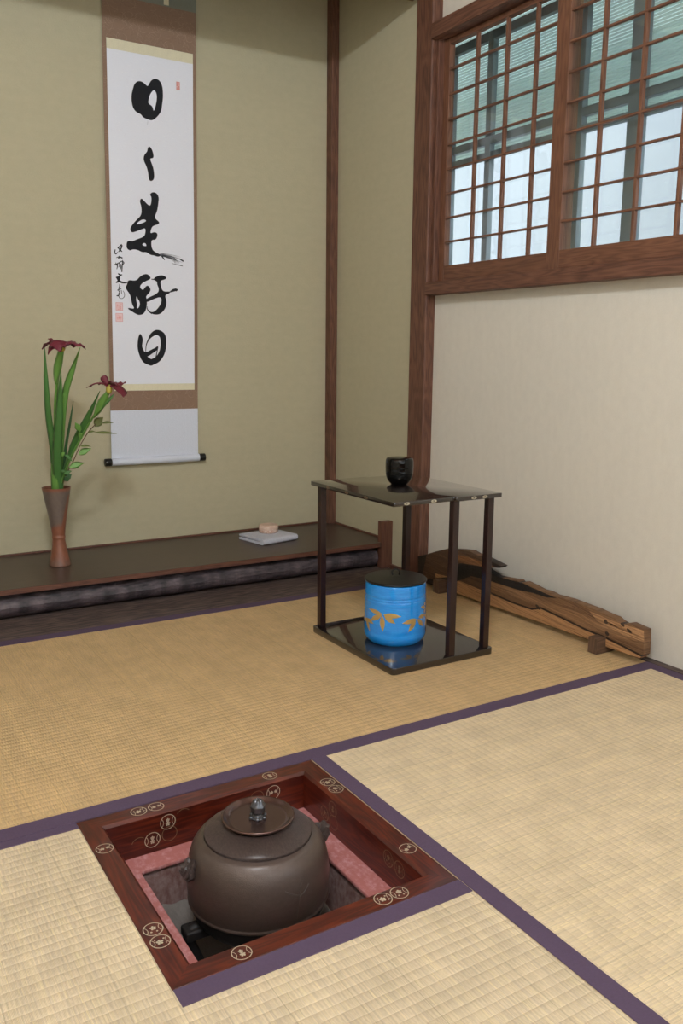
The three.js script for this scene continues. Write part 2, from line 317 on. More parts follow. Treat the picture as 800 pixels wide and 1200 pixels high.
// outside: a reed blind over the upper half, a pale garden wall, the ground and the eave
{
  const b = thing('reed_blind', 'greenish reed blind hanging outside the upper half of the window', 'blind', [0, 0, 0]);
  const g = new THREE.CylinderGeometry(.0043, .0043, 2.4, 6).rotateX(Math.PI / 2);
  for (let i = 0; i < 52; i++) { const m = mesh('reed', g, M.reed, b); m.position.set(1.24, 1.375 + i * .0088, -.4); }
  for (const z of [-1.0, -.4, .2]) mesh('tie_string', box(1.2355, 1.2445, 1.37, 1.835, z - .001, z + .001), M.reed, b);
  mesh('head_batten', rbox(1.225, 1.255, 1.833, 1.86, -1.6, .8, .003), M.oldBoard, b);
  const gw = mesh('garden_wall', uvm(box(2.5, 2.6, -.35, 2.1, -4.5, 4.5)), M.outWall); asStructure(gw, 'pale garden wall standing outside the window', 'wall');
  asStructure(mesh('garden_ground', uvm(box(1.08, 2.5, -.4, -.35, -4.5, 4.5)), M.outGround), 'bare ground between the house and the garden wall', 'ground');
  asStructure(mesh('eave', uvm(box(1.08, 1.30, 1.88, 1.92, -2, 2.2)), M.oldBoard), 'wooden eave over the window outside', 'eave');
}
// paper doors in the near wall
{
  const d = structure('door_1', 'pair of white paper sliding doors in the near wall');
  for (const [x0, x1, z] of [[-.80, .06, ZN + .03], [.03, .90, ZN + .06]]) {
    const p = new THREE.Group(); p.name = 'panel'; d.add(p);
    mesh('stile', wbox(x0, x0 + .035, .0, 1.76, z, z + .028, .001, 1), M.sash, p); mesh('stile', wbox(x1 - .035, x1, .0, 1.76, z, z + .028, .001, 1), M.sash, p);
    mesh('rail', wbox(x0 + .035, x1 - .035, 0, .30, z, z + .028, .001, 0), M.sash, p); mesh('rail', wbox(x0 + .035, x1 - .035, 1.72, 1.76, z, z + .028, .001, 0), M.sash, p);
    for (let k = 1; k < 4; k++) mesh('lattice_bar', wbox(mix(x0 + .035, x1 - .035, k / 4) - .004, mix(x0 + .035, x1 - .035, k / 4) + .004, .30, 1.72, z + .002, z + .014, .0005, 1), M.sash, p);
    for (let k = 1; k < 7; k++) mesh('lattice_bar', wbox(x0 + .035, x1 - .035, mix(.3, 1.72, k / 7) - .003, mix(.3, 1.72, k / 7) + .003, z + .002, z + .014, .0005, 0), M.sash, p);
    mesh('paper', box(x0 + .03, x1 - .03, .29, 1.73, z + .016, z + .0175), M.shojiPaper, p);
  }
}

// ---------------------------------------------------------------- pendant lamp over the room
const LAMP = V(-.70, 2.01, 1.10);
{
  const t = thing('pendant_lamp', 'white round pendant lamp hanging from the ceiling over the mats', 'lamp', LAMP.toArray());
  mesh('diffuser', lathe(smooth([[0, -.05], [.12, -.05], [.205, -.042], [.222, -.02], [.222, .02], [.205, .042], [.12, .045], [0, .045]], 48)), std({ color: lin(.8, .8, .78), emissive: lin(.93, 1, 1.07), emissiveIntensity: 1.2, roughness: .5 }), t, 'glowing white diffuser');
  mesh('canopy', lathe([[0, YC - LAMP.y], [.05, YC - LAMP.y], [.05, YC - LAMP.y - .02], [.01, YC - LAMP.y - .03], [0, YC - LAMP.y - .03]]), M.whitePlastic, t);
  mesh('cord', new THREE.CylinderGeometry(.003, .003, YC - LAMP.y - .07, 8).translate(0, (YC - LAMP.y + .01) / 2, 0), M.cord, t);
  for (let k = 0; k < 6; k++) {
    const a = k / 6 * 2 * Math.PI, l = new THREE.PointLight(new THREE.Color().setRGB(.93, 1, 1.07), LAMP_CD, 0, 2);
    l.position.set(.11 * Math.cos(a), 0, .11 * Math.sin(a)); l.shadow.radius = 2; l.castShadow = true; l.name = 'lamp_light'; t.add(l);
  }
}

// ---------------------------------------------------------------- sunken hearth: frame, pit, trivet, kettle
const HX = -.212, HZ = .212, RW = .0355, RD = .067;
const crestGeo = (() => {
  const parts = []; const ring = (x, y, r0, r1, s = 40, t0 = 0, tl = 2 * Math.PI) => parts.push(new THREE.RingGeometry(r0, r1, s, 1, t0, tl).translate(x, y, 0));
  const disc = (x, y, r, s = 12) => parts.push(new THREE.CircleGeometry(r, s).translate(x, y, 0));
  ring(0, 0, .0119, .0131);
  for (const s of [-1, 1]) ring(s * .0165, 0, .0088, .0096, 16, s > 0 ? Math.PI * .72 : -Math.PI * .28, Math.PI * .56);
  return (kind) => { const own = [...parts];
    const d = (x, y, r) => own.push(new THREE.CircleGeometry(r, 12).translate(x, y, 0));
    const blossom = (x, y, s) => { d(x, y, .0012 * s); for (let k = 0; k < 5; k++) d(x + .0024 * s * Math.cos(k * 1.2566 + .3), y + .0024 * s * Math.sin(k * 1.2566 + .3), .00135 * s); };
    if (kind === 0) { blossom(.0005, .002, 1.15); d(-.004, -.0052, .0015); d(.0034, -.0058, .0013); }
    if (kind === 1) { blossom(-.001, -.0008, 1.3); d(.0055, .0040, .0013); d(-.0058, .005, .001); d(.006, -.0052, .0009); }
    if (kind === 2) { blossom(-.0035, .0002, .95); blossom(.0046, .001, .8); }
    if (kind === 3) { blossom(0, .0032, .9); blossom(0, -.0032, 1.05); }
    return mergeGeometries(own); };
})();
const CRESTS = [0, 1, 2, 3].map((k) => crestGeo(k));
const ringOnly = new THREE.RingGeometry(.0121, .0130, 40), swirl = new THREE.RingGeometry(.0121, .0130, 16, 1, .4, 1.9);
{
  const t = thing('hearth_surround', 'reddish lacquered square hearth surround with gilt plum crests set among the mats', 'hearth surround', [HX, 0, HZ]);
  const h = .212, i = h - RW, c = .0045;
  // one mitred rail along x at the +z side, turned for the other three
  const prof = [[h, -RD], [h, -.0012], [h - .0012, 0], [i + c, 0], [i, -c], [i, -RD]];
  const rail = () => { const pos = []; const n = prof.length; const P = (k, s) => { const [d, y] = prof[k % n]; return [s * d, y, d]; };
    for (let k = 0; k < n; k++) { const a = P(k, -1), b = P(k, 1), e = P(k + 1, 1), f = P(k + 1, -1); pos.push(...a, ...b, ...e, ...a, ...e, ...f); }
    for (const s of [-1, 1]) for (let k = 1; k < n - 1; k++) { const tri = s > 0 ? [0, k, k + 1] : [0, k + 1, k]; for (const q of tri) pos.push(...P(q, s)); }
    const g = new THREE.BufferGeometry(); g.setAttribute('position', new THREE.Float32BufferAttribute(pos, 3)); g.computeVertexNormals(); woodOff += .21; return uvm(g, 1, 1, 0, [woodOff, woodOff * 2.3]); };
  const rails = []; for (let k = 0; k < 4; k++) { const m = mesh('rail', rail(), M.robuchi, t); m.rotation.y = k * Math.PI / 2; rails.push(m); }
  const crest = (p, kind, turn, mode, m = M.gilt, geo) => { const o = mesh('gilt_crest', geo || CRESTS[kind], m, t, 'pale gilt plum-blossom crest'); o.position.set(p.x - HX, p.y, p.z - HZ);
    if (mode === 'top') { o.rotation.set(-Math.PI / 2, 0, turn); o.position.y = .0005; const m = h - RW / 2 + .0006, a = Math.abs(o.position.x) > Math.abs(o.position.z) ? 'x' : 'z'; o.position[a] = Math.sign(o.position[a]) * m; }
    if (mode === 'back') { o.rotation.set(0, 0, turn); o.position.z = -i + .0005; }
    if (mode === 'right') { o.rotation.set(0, -Math.PI / 2, 0); o.position.x = i - .0005; } };
  for (const [x, y, k, r] of [[161, 949, 1, .2], [180.5, 942.5, 2, 0], [315, 908.5, 3, 0], [384.5, 916.5, 1, 0], [394.5, 924.5, 0, .3], [479.5, 994, 2, .4], [448.5, 1053.5, 1, 0], [468, 1046.5, 0, 0], [284, 1118, 3, 0], [177, 1090, 0, 0], [185, 1104.5, 1, 0], [121.5, 995, 2, 0]]) crest(hit(x, y, 1, 0), k, r, 'top');
  for (const [x, y, k] of [[196.5, 963], [178.5, 984], [320, 928.5]].map((q, n) => [...q, [3, 3, 2][n]])) crest(hit(x, y, 2, RW), k, 0, 'back', M.gilt);
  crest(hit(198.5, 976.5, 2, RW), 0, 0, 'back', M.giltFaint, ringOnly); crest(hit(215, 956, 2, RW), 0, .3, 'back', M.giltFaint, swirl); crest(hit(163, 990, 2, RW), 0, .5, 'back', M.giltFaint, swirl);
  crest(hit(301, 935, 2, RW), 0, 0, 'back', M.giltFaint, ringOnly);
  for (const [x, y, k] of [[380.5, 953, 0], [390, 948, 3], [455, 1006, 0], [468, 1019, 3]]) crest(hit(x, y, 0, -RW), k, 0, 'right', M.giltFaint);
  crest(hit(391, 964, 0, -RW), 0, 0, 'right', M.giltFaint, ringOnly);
}
{
  const t = thing('hearth_pit', 'pink clay lined hearth pit with ash under the lacquered frame', 'hearth', [HX, 0, HZ]);
  const rr = (s, r) => { const p = new THREE.Path(); p.moveTo(-s + r, -s); p.lineTo(s - r, -s); p.absarc(s - r, -s + r, r, -Math.PI / 2, 0); p.lineTo(s, s - r); p.absarc(s - r, s - r, r, 0, Math.PI / 2); p.lineTo(-s + r, s); p.absarc(-s + r, s - r, r, Math.PI / 2, Math.PI); p.lineTo(-s, -s + r); p.absarc(-s + r, -s + r, r, Math.PI, 1.5 * Math.PI); return p; };
  const outer = new THREE.Shape([[-.2118, -.2118], [.2118, -.2118], [.2118, .2118], [-.2118, .2118]].map(([x, y]) => new THREE.Vector2(x, y)));
  outer.holes.push(rr(.139, .010));
  const g = new THREE.ExtrudeGeometry(outer, { depth: .003, bevelEnabled: true, bevelThickness: .002, bevelSize: .002, bevelSegments: 2, curveSegments: 6 }); g.rotateX(-Math.PI / 2); g.translate(0, -RD - .0055, 0);
  g.computeBoundingBox();
  const s = .2115 / g.boundingBox.max.x; g.scale(s, 1, s);
  mesh('clay_rim', uvm(g), M.clay, t, 'pink clay rim with pale stains');
  // sloping inner walls: four slabs between the rim and the ash
  for (let k = 0; k < 4; k++) {
    const pos = [], a = .1395, b = .122, y0 = -.0728, y1 = -.26, th = .03;
    const Q = [[-a, y0, a], [a, y0, a], [b, y1, b], [-b, y1, b], [-a - th, y0, a + th], [a + th, y0, a + th], [b + th, y1, b + th], [-b - th, y1, b + th]];
    const quad = (p, q, r, s2) => pos.push(...Q[p], ...Q[q], ...Q[r], ...Q[p], ...Q[r], ...Q[s2]);
    quad(1, 0, 3, 2); quad(4, 5, 6, 7); quad(0, 1, 5, 4); quad(2, 3, 7, 6); quad(0, 4, 7, 3); quad(5, 1, 2, 6);
    const w = new THREE.BufferGeometry(); w.setAttribute('position', new THREE.Float32BufferAttribute(pos, 3)); w.computeVertexNormals();
    mesh('pit_wall', uvm(w), M.pit, t, 'sooty brown clay wall').rotation.y = k * Math.PI / 2;
  }
  const ash = new THREE.PlaneGeometry(.27, .27, 40, 40); ash.rotateX(-Math.PI / 2);
  const p = ash.attributes.position; for (let q = 0; q < p.count; q++) { const x = p.getX(q), z = p.getZ(q), r = Math.hypot(x, z); p.setY(q, -.178 + .045 * Math.pow(clamp(r / .17), 2) + .006 * n2(x * 20, z * 20)); }
  ash.computeVertexNormals(); const am = mesh('ash', uvm(ash), M.ash, t, 'pale grey ash'); am.userData.kind = 'stuff';
  mesh('pit_bottom', uvm(box(-.16, .16, -.275, -.2605, -.16, .16)), M.pit, t);
}
const KX = -.2085, KZ = .208;
{
  const t = thing('trivet', 'black iron trivet standing in the ash under the kettle', 'trivet', [KX, 0, KZ]);
  mesh('ring', new THREE.TorusGeometry(.085, .006, 10, 48).rotateX(Math.PI / 2).translate(0, -.185, 0), M.ironDark, t);
  for (let k = 0; k < 3; k++) {
    const a = 3.12 + k * 2 * Math.PI / 3;                          // one claw points to the near left corner
    const c = new THREE.CatmullRomCurve3([V(.085, -.20, 0), V(.100, -.15, 0), V(.112, -.112, 0), V(.104, -.098, 0), V(.080, -.104, 0)]);
    const g = new THREE.TubeGeometry(c, 20, .0095, 8); const g2 = new RoundedBoxGeometry(.044, .016, .028, 2, .004).translate(.098, -.1020, 0); g2.deleteAttribute('uv'); g.deleteAttribute('uv');
    const m = mesh('claw', mergeGeometries([g.toNonIndexed(), g2.index ? g2.toNonIndexed() : g2]), M.ironDark, t); m.rotation.y = a;
  }
}
{
  const t = thing('kettle', 'brown cast-iron tea kettle with bronze lid sitting in the sunken hearth', 'kettle', [KX, 0, KZ]);
  const body = smooth([[.0800, .0262], [.089, .0218], [.0985, .0085], [.1045, -.012], [.1068, -.034], [.1064, -.052], [.1048, -.0655]], 40);
  mesh('body', uvm(lathe([...body, [.1062, -.0675], [.1062, -.0695], [.1035, -.072]], 96), 1, 1, 1), M.iron, t);
  mesh('shoulder', uvm(lathe([...smooth([[.048, .0455], [.056, .0435], [.066, .0395], [.075, .0345], [.0792, .0312]], 20), [.0800, .0300], [.0797, .0288], [.0785, .0268], [.0790, .0250]], 96), 1, 1, 1), M.ironRough, t, 'rough pitted iron shoulder');
  mesh('bottom', lathe(smooth([[.1036, -.0715], [.101, -.082], [.093, -.098], [.078, -.110], [.05, -.119], [0, -.121]], 30), 72), M.ironDark, t, 'sooty black kettle bottom');
  // the lid: shallow dish with a raised rim
  const lid = mesh('lid', lathe([[0, .0490], [.040, .0490], [.0435, .0495], [.0475, .0515], [.0505, .0545], [.0528, .0552], [.0542, .0540], [.0540, .0520], [.0515, .0492], [.0480, .0470], [.0470, .0450], [0, .0445]], 96), M.bronze, t, 'dark brown bronze lid');
  const knob = []; const K = (g, x, y, z) => knob.push((g.index ? g.toNonIndexed() : g).translate(x, y, z));
  K(lathe(smooth([[0, 0], [.0085, .0003], [.0080, .0018], [.0055, .0035], [.0048, .006]], 16), 24), 0, .0492, 0);
  for (let k = 0; k < 6; k++) K(new THREE.SphereGeometry(.0026, 14, 10), .0092 * Math.cos(k * 1.047), .0510, .0092 * Math.sin(k * 1.047));
  const kg = new THREE.SphereGeometry(.0088, 32, 24); { const q = kg.attributes.position; for (let k = 0; k < q.count; k++) { const v = V().fromBufferAttribute(q, k), a = Math.atan2(v.z, v.x), b = v.y / .0088; const s = 1 + .07 * Math.sin(a * 6 + b * 3) + .05 * Math.sin(b * 9); q.setXYZ(k, v.x * s, v.y * 1.18 * s, v.z * s); } kg.computeVertexNormals(); }
  K(kg, 0, .0640, 0);
  knob.forEach((g) => { g.deleteAttribute('uv'); g.translate(0, -.049, 0).scale(1.22, 1.15, 1.22).translate(0, .049, 0); });
  mesh('knob', mergeGeometries(knob), M.silver, lid, 'silvery bud-shaped knob');
  // a cast twig in low relief on the side of the body
  const bodyR = (y) => { for (let k = 1; k < body.length; k++) if (body[k][1] <= y) { const [a, b] = [body[k - 1], body[k]]; return mix(a[0], b[0], (a[1] - y) / (a[1] - b[1])); } return .105; };
  const fa = Math.atan2(CAM.at.x - KX, CAM.at.z - KZ), on = (t0, y) => { const R = bodyR(y) + .0002, a = fa + t0; return V(R * Math.sin(a), y, R * Math.cos(a)); };
  const twigs = [[[.52, -.056], [.54, -.04], [.57, -.022], [.59, -.012]], [[.57, -.022], [.50, -.019], [.42, -.014], [.36, -.010]], [[.59, -.012], [.64, -.004], [.66, .002]], [[.57, -.024], [.66, -.020], [.74, -.013]]].map((q) => new THREE.TubeGeometry(new THREE.CatmullRomCurve3(q.map(([a, b]) => on(a, b))), 14, .0009, 6));
  mesh('relief', mergeGeometries(twigs), M.iron, t, 'cast twig relief');
  for (const s of [-1, 1]) {
    const g = new THREE.IcosahedronGeometry(.0135, 5), q = g.attributes.position;
    for (let k = 0; k < q.count; k++) { const v = V().fromBufferAttribute(q, k), n = 1 + .22 * n3(v.x * 130 + s * 3, v.y * 130, v.z * 130) + .12 * n3(v.x * 300, v.y * 300, v.z * 300); q.setXYZ(k, v.x * n * .95, v.y * n * 1.2, v.z * n * .85); }
    const m = mesh('lug', toCreasedNormals(mergeVertices(g), 1), M.ironRough, t, 'beast-head lug'); g.computeVertexNormals(); m.position.set(s * .1075, -.004, s * .004); m.rotation.z = s * -.2;
  }
}

// ---------------------------------------------------------------- lacquer stand, tea caddy, water jar
const TX0 = .3665, TX1 = .668, TZ0 = -.6435, TZ1 = -.2695;
{
  const t = thing('display_stand', 'black lacquered two-tier tea stand with four slim legs', 'tea stand', [(TX0 + TX1) / 2, 0, (TZ0 + TZ1) / 2]);
  const cx = (TX0 + TX1) / 2, cz = (TZ0 + TZ1) / 2;
  const plate = (pts, y, th, r, name, m) => {
    const s = new THREE.Shape(), P = pts.map(([x, z]) => new THREE.Vector2(x - cx, -(z - cz))); const n = P.length;
    for (let k = 0; k < n; k++) { const a = P[(k + n - 1) % n], b = P[k], c = P[(k + 1) % n], rr = Math.min(r, b.distanceTo(a) / 2.2, b.distanceTo(c) / 2.2); const p = b.clone().lerp(a, rr / b.distanceTo(a)), q = b.clone().lerp(c, rr / b.distanceTo(c)); k ? s.lineTo(p.x, p.y) : s.moveTo(p.x, p.y); s.quadraticCurveTo(b.x, b.y, q.x, q.y); }
    const g = new THREE.ExtrudeGeometry(s, { depth: th - .002, bevelEnabled: true, bevelThickness: .001, bevelSize: .001, bevelSegments: 2, curveSegments: 6 }); g.rotateX(-Math.PI / 2); g.translate(0, y - th + .001, 0);
    return mesh(name, toCreasedNormals(g, .5), m, t);
  };
  plate([[TX0, TZ0], [TX1, TZ0], [TX1, TZ1], [TX0, TZ1]], .0165, .0165, .010, 'base', M.lacquer);
  const xm = .533, sh = .009;
  const top = plate([[TX0 - .003, TZ0 - .004], [xm, TZ0 - .004], [xm, TZ0 - .004 + sh], [TX1 + .003, TZ0 - .004 + sh], [TX1 + .003, TZ1 + .006], [xm, TZ1 + .006], [xm, TZ1 + .006 - sh], [TX0 - .003, TZ1 + .006 - sh]], .405, .0105, .0025, 'top', M.lacquer);
  for (const [x, z] of [[.3855, -.6285], [.652, -.622], [.541, -.2795], [.6505, -.2835]]) mesh('leg', wbox(x - .0088 - cx, x + .0088 - cx, .0162, .3948, z - .0088 - cz, z + .0088 - cz, .002, 1), M.lacquerBrown, t);
  const loz = (() => { const a = new THREE.RingGeometry(.0026, .0034, 24).scale(1.9, 1, 1), b = new THREE.RingGeometry(.0011, .0017, 16).scale(1.8, 1, 1), c = new THREE.RingGeometry(.0018, .0024, 16).translate(.0055, 0, 0), d = new THREE.RingGeometry(.0018, .0024, 16).translate(-.0055, 0, 0); return mergeGeometries([a, b, c, d]); })();
  for (const [x, z] of [[.398, 0], [.474, 0], [.585, 1], [.618, 1]]) { const o = mesh('gilt_crest', loz, M.gilt, top, 'small gilt crest'); o.position.set(x - cx, .3998, (z ? TZ1 + .006 : TZ1 + .006 - sh) + .0005 - cz + .0006); }
  for (const z of [-.56, -.47, -.385]) { const o = mesh('gilt_crest', loz, M.giltFaint, top, 'small gilt crest'); o.rotation.y = -Math.PI / 2; o.position.set(TX0 - .003 - .0011 - cx - .0005, .3998, z - cz); }
}
{
  const t = thing('tea_caddy', 'small glossy black lacquered tea caddy on the stand top', 'tea caddy', [.535, .4053, -.497]);
  mesh('body', lathe(smooth([[0, 0], [.018, 0], [.0215, .0012], [.0275, .008], [.0325, .018], [.0350, .030], [.0353, .0405]], 36), 64), M.lacquerBlack, t);
  mesh('lid', lathe([[.0350, .0402], [.0356, .0410], ...smooth([[.0356, .050], [.0354, .058], [.0335, .0645], [.029, .0675], [.018, .0688], [0, .0692]], 24)], 64), M.lacquerBlack, t);
}
const JX = .4975, JZ = -.450;
{
  const t = thing('water_jar', 'bright blue glazed water jar with gilt bamboo leaves and black lid', 'water jar', [JX, .0168, JZ]); t.scale.setScalar(1.045);
  const blueT = (() => { const W = 256, H = 256, a = tiled(W, H, 201, 2, 8), b = tiled(W, H, 204, 8, 24);
    return dataTex(W, H, (x, y) => { const v = .5 + .35 * a(x, y) + .3 * b(x, y); return [mix(8, 34, v) / 255, mix(128, 164, v) / 255, mix(226, 246, v) / 255]; }, true, [1, 1]); })();
  const blue = phys({ map: blueT, roughness: .2, clearcoat: 1, clearcoatRoughness: .05 });
  const R = (y) => { const k = y / .145; let r = .0755; if (k < .15) r -= .0105 * Math.pow(1 - k / .15, 2.2); r -= .0022 * Math.pow(clamp((k - .35) / .65), 2); r -= .0008 * Math.exp(-Math.pow((y - .115) / .0016, 2)); r -= .0006 * Math.exp(-Math.pow((y - .108) / .0014, 2)); r += .00012 * Math.sin(y * 380); return r; };
  const prof = [[0, .0]]; for (let y = 0; y <= .1455; y += .0012) prof.push([R(y), y]); prof.push([.071, .147], [.0685, .1455], [.068, .12], [.066, .02], [0, .012]);
  mesh('body', lathe(prof, 96), blue, t);
  const lid = mesh('lid', lathe([[0, .147], [.0715, .147], [.0752, .1485], [.0755, .1505], [.073, .1530], [0, .1555]], 72), M.blackHorn, t, 'flat black lid');
  mesh('handle', new THREE.TorusGeometry(.0092, .0021, 10, 28, Math.PI * 1.4).rotateZ(-.2 * Math.PI).translate(0, .1640, 0), M.blackHorn, lid, 'small loop handle').rotation.y = .5494 - 1.0;
  // bamboo leaves: curved gilt leaf blades lying on the glaze
  const gold = std({ color: lin(.60, .42, .15), roughness: .34, metalness: .55 });
  const faceA = Math.atan2(CAM.at.x - JX, CAM.at.z - JZ);                    // angle of the side that faces the hearth
  const leaf = (px, py, qx, qy, w) => {                                      // in metres round the jar and up it
    const nS = 10, pos = [], idx = []; const L = Math.hypot(qx - px, qy - py), tx = (qx - px) / L, ty = (qy - py) / L;
    for (let k = 0; k <= nS; k++) { const s = k / nS, ww = w * Math.pow(Math.sin(Math.PI * Math.pow(s, .85)), 1.1) * .5 + .0001;
      for (let e = -1; e <= 1; e++) { const u = px + tx * L * s - ty * ww * e, v = py + ty * L * s + tx * ww * e, a = faceA + u / .0755, r = R(v) + .0006 + (e ? -.0004 : .0002); pos.push(r * Math.sin(a), v, r * Math.cos(a)); } }
    for (let k = 0; k < nS; k++) for (let e = 0; e < 2; e++) { const q = k * 3 + e; idx.push(q, q + 3, q + 1, q + 1, q + 3, q + 4); }
    const g = new THREE.BufferGeometry(); g.setAttribute('position', new THREE.Float32BufferAttribute(pos, 3)); g.setIndex(idx); g.computeVertexNormals(); return g;
  };
  // traced off the front: horizontal pixel offset from the axis, height in pixels under the lid line
  const U = (x) => .0755 * Math.asin(clamp((x - 463.8) / 35.6, -.97, .97)), Y = (x, y) => { const k = (x - 463.8) / 35.6; return .1455 - (y - 681.5 - 9.2 * Math.sqrt(Math.max(0, 1 - k * k))) / 452; };
  const LV = [[449, 719, 434.5, 714, 3.6], [449.5, 720, 436, 727, 4.2], [449.5, 721, 450.5, 739, 4.4], [451, 720, 471, 721.5, 4.2], [452, 721, 464.5, 729.5, 4.2], [437, 727, 428, 724, 3.6], [431.5, 724, 436, 739.5, 3.8], [433, 725, 440, 730.5, 3.4], [488, 724, 472, 729, 4.2], [487, 725, 479, 738.5, 4.2], [489, 724, 495.5, 732, 4], [490, 722, 497, 719.5, 3.4], [497.5, 711, 492.5, 710.5, 3], [497.6, 709, 497, 705, 2.6], [497.5, 712, 496.5, 718, 2]];
  for (const [a, b, c, d, w] of LV) mesh('gilt_leaf', leaf(U(a), Y(a, b), U(c), Y(c, d), w / 452 * 1.3), gold, t, 'gilt bamboo leaf');
  for (let k = 0; k < 3; k++) for (const [dx, dy, w] of [[-.016, .004, .009], [-.012, -.014, .010], [.0, -.020, .010], [.014, -.010, .010], [.018, .003, .009]]) mesh('gilt_leaf', leaf(.115 + k * .085, .062 + .006 * (k % 2), .115 + k * .085 + dx * 1.6, .062 + dy * 1.5, w), gold, t, 'gilt bamboo leaf');
}

// ---------------------------------------------------------------- driftwood board along the window wall
{
  const XF = .915, TH = .026, zc = -.45;
  const P = (x, y) => { const h = hit(x, y, 0, XF); return new THREE.Vector2(-(h.z - zc), Math.max(.006, h.y)); };     // seen from the room, z grows to the right: mirrored for the extrude
  const outline = [[489.6, 652.4], [500, 650], [510, 647], [522, 644], [530, 644.4], [540, 645], [550, 646.4], [556, 650], [564, 652.4], [574, 657.6], [586.4, 663.6], [584.5, 665], [575, 664.6], [568, 665.4], [569, 668.5], [575, 672.4], [580, 676], [590, 678.2], [600, 680], [606, 681], [608, 683.5], [613.5, 683], [623.6, 688], [632, 692.5], [640.5, 694.8], [648, 698.8], [654, 700.3], [667.5, 704], [681, 709.3], [696.8, 715], [708, 720.4], [719.3, 725], [723.3, 728.8], [729.4, 732.5], [737.3, 731.4], [745, 735], [754, 739], [753.6, 748], [752.6, 767], [748.5, 770.6], [712.5, 758.6], [694.5, 750.8], [645, 733], [600, 717.5], [572, 708], [534, 694.5], [510, 686.5], [489.8, 680]];
  const s = new THREE.Shape(outline.map(([x, y]) => P(x, y)));
  s.holes.push(new THREE.Path([[710, 728.5], [716, 730], [724, 734.6], [723.5, 737], [716, 734.5], [711.5, 731.4]].map(([x, y]) => P(x, y))), new THREE.Path([[734.6, 737.4], [738, 738.6], [742.4, 738.2], [742.6, 739.8], [738, 740.4]].map(([x, y]) => P(x, y))));
  const t = thing('driftwood_board', 'long charred driftwood board standing on two feet along the window wall', 'driftwood', [XF, 0, zc]);
  const g0 = new THREE.ExtrudeGeometry(s, { depth: TH - .004, bevelEnabled: true, bevelThickness: .002, bevelSize: .0018, bevelSegments: 2 });
  // the shape's x is -z of the room, its y is up, its depth runs into the wall
  const g = g0.toNonIndexed ? (g0.index ? g0.toNonIndexed() : g0) : g0; const p = g.attributes.position, uv = new Float32Array(p.count * 2);
  for (let k = 0; k < p.count; k++) { const x = p.getX(k), y = p.getY(k), z = p.getZ(k); p.setXYZ(k, z + .002, y + .003 * 0, -x); }
  // flip winding (the mapping mirrors nothing: (x,y,z)->(z,y,-x) is a rotation)
  // colour of the wood: charred ridge, dark heart, pale sapwood under a black crack
  const W = 1400, H = 260, L0 = -.52, L1 = .50, H1 = .18;                   // metres along z (local) and up
  const PX = (x, y) => { const h = hit(x, y, 0, XF); return [(h.z - zc - L0) / (L1 - L0) * W, (1 - h.y / H1) * H]; };
  const cv = document.createElement('canvas'); cv.width = W; cv.height = H; const c = cv.getContext('2d');
  const poly = (pts, col) => { c.fillStyle = col; c.beginPath(); pts.forEach((q, k) => { const [a, b] = PX(...q); k ? c.lineTo(a, b) : c.moveTo(a, b); }); c.fill(); };
  c.fillStyle = 'rgb(120,88,60)'; c.fillRect(0, 0, W, H);
  poly([[480, 640], [575, 640], [575, 700], [480, 700]], 'rgb(84,60,42)');
  const crack = [[510, 672], [530, 677], [560, 690], [575, 695], [600, 706], [622.5, 713.6], [633.8, 712.6], [656, 723], [685.5, 737.6], [708, 746.6], [735, 760], [756, 771]];
  poly([...crack, [756, 790], [600, 740], [510, 700]], 'rgb(186,140,96)');
  poly([[575, 680], [612, 694], [640, 706], [690, 722], [725, 736], [754, 742], [754, 752], [720, 748], [680, 733], [640, 712], [615, 704], [575, 690]], 'rgb(140,104,72)');
  poly([[690, 716], [722, 729], [754, 739], [754, 752], [730, 744], [700, 728]], 'rgb(184,140,98)');
  poly([[536, 650], [556, 655], [570, 662], [560, 660], [536, 656]], 'rgb(138,92,54)');
  poly([[534, 655], [556, 658], [575, 664], [572, 668], [540, 661]], 'rgb(124,84,52)');
  const r2 = rng(77);
  // grain lines flowing along the board
  for (let k = 0; k < 900; k++) { const a0 = r2() * 1.02 + L0, y0 = r2() * H1, len = .05 + r2() * .2, dark = r2() < .62; c.strokeStyle = dark ? `rgba(58,36,22,${.10 + .25 * r2()})` : `rgba(198,154,108,${.08 + .16 * r2()})`; c.lineWidth = .6 + r2() * 2; c.beginPath();
    for (let q = 0; q <= 10; q++) { const a = a0 + len * q / 10, y = y0 - (a - a0) * .10 + .006 * n2(a * 5, y0 * 22 + 3) ; const X = (a - L0) / (L1 - L0) * W, Yc = (1 - y / H1) * H; q ? c.lineTo(X, Yc) : c.moveTo(X, Yc); } c.stroke(); }
  poly([[524, 664], [540, 660], [560, 663], [572, 667], [576, 672], [590, 678], [612, 683], [624, 689], [640, 696], [652, 701], [640, 700], [625, 695], [606, 691], [590, 686], [572, 680], [552, 675], [536, 681], [524, 684]], 'rgb(30,24,22)');
  poly([[563, 652], [575, 657], [588, 664], [584, 666], [572, 661]], 'rgb(36,27,23)');
  poly([[488, 650], [500, 648], [497, 664], [492, 684], [488, 684]], 'rgb(46,34,27)');
  poly([[498, 679], [525, 676], [530, 690], [500, 692]], 'rgb(48,36,30)');
  c.strokeStyle = 'rgb(34,22,16)'; c.lineJoin = 'round'; c.lineWidth = 7; c.beginPath(); crack.slice(3).forEach((q, k) => { const [a, b] = PX(...q); k ? c.lineTo(a, b) : c.moveTo(a, b); }); c.stroke();
  for (const [x, y, rx, ry] of [[709.5, 728.6, 9, 7], [711, 742.5, 9, 7], [729, 732, 10, 5], [737, 739.5, 12, 5], [630, 711.5, 14, 6]]) { const [a, b] = PX(x, y); c.fillStyle = 'rgba(40,28,24,.85)'; c.beginPath(); c.ellipse(a, b, rx, ry, .5, 0, 7); c.fill(); }
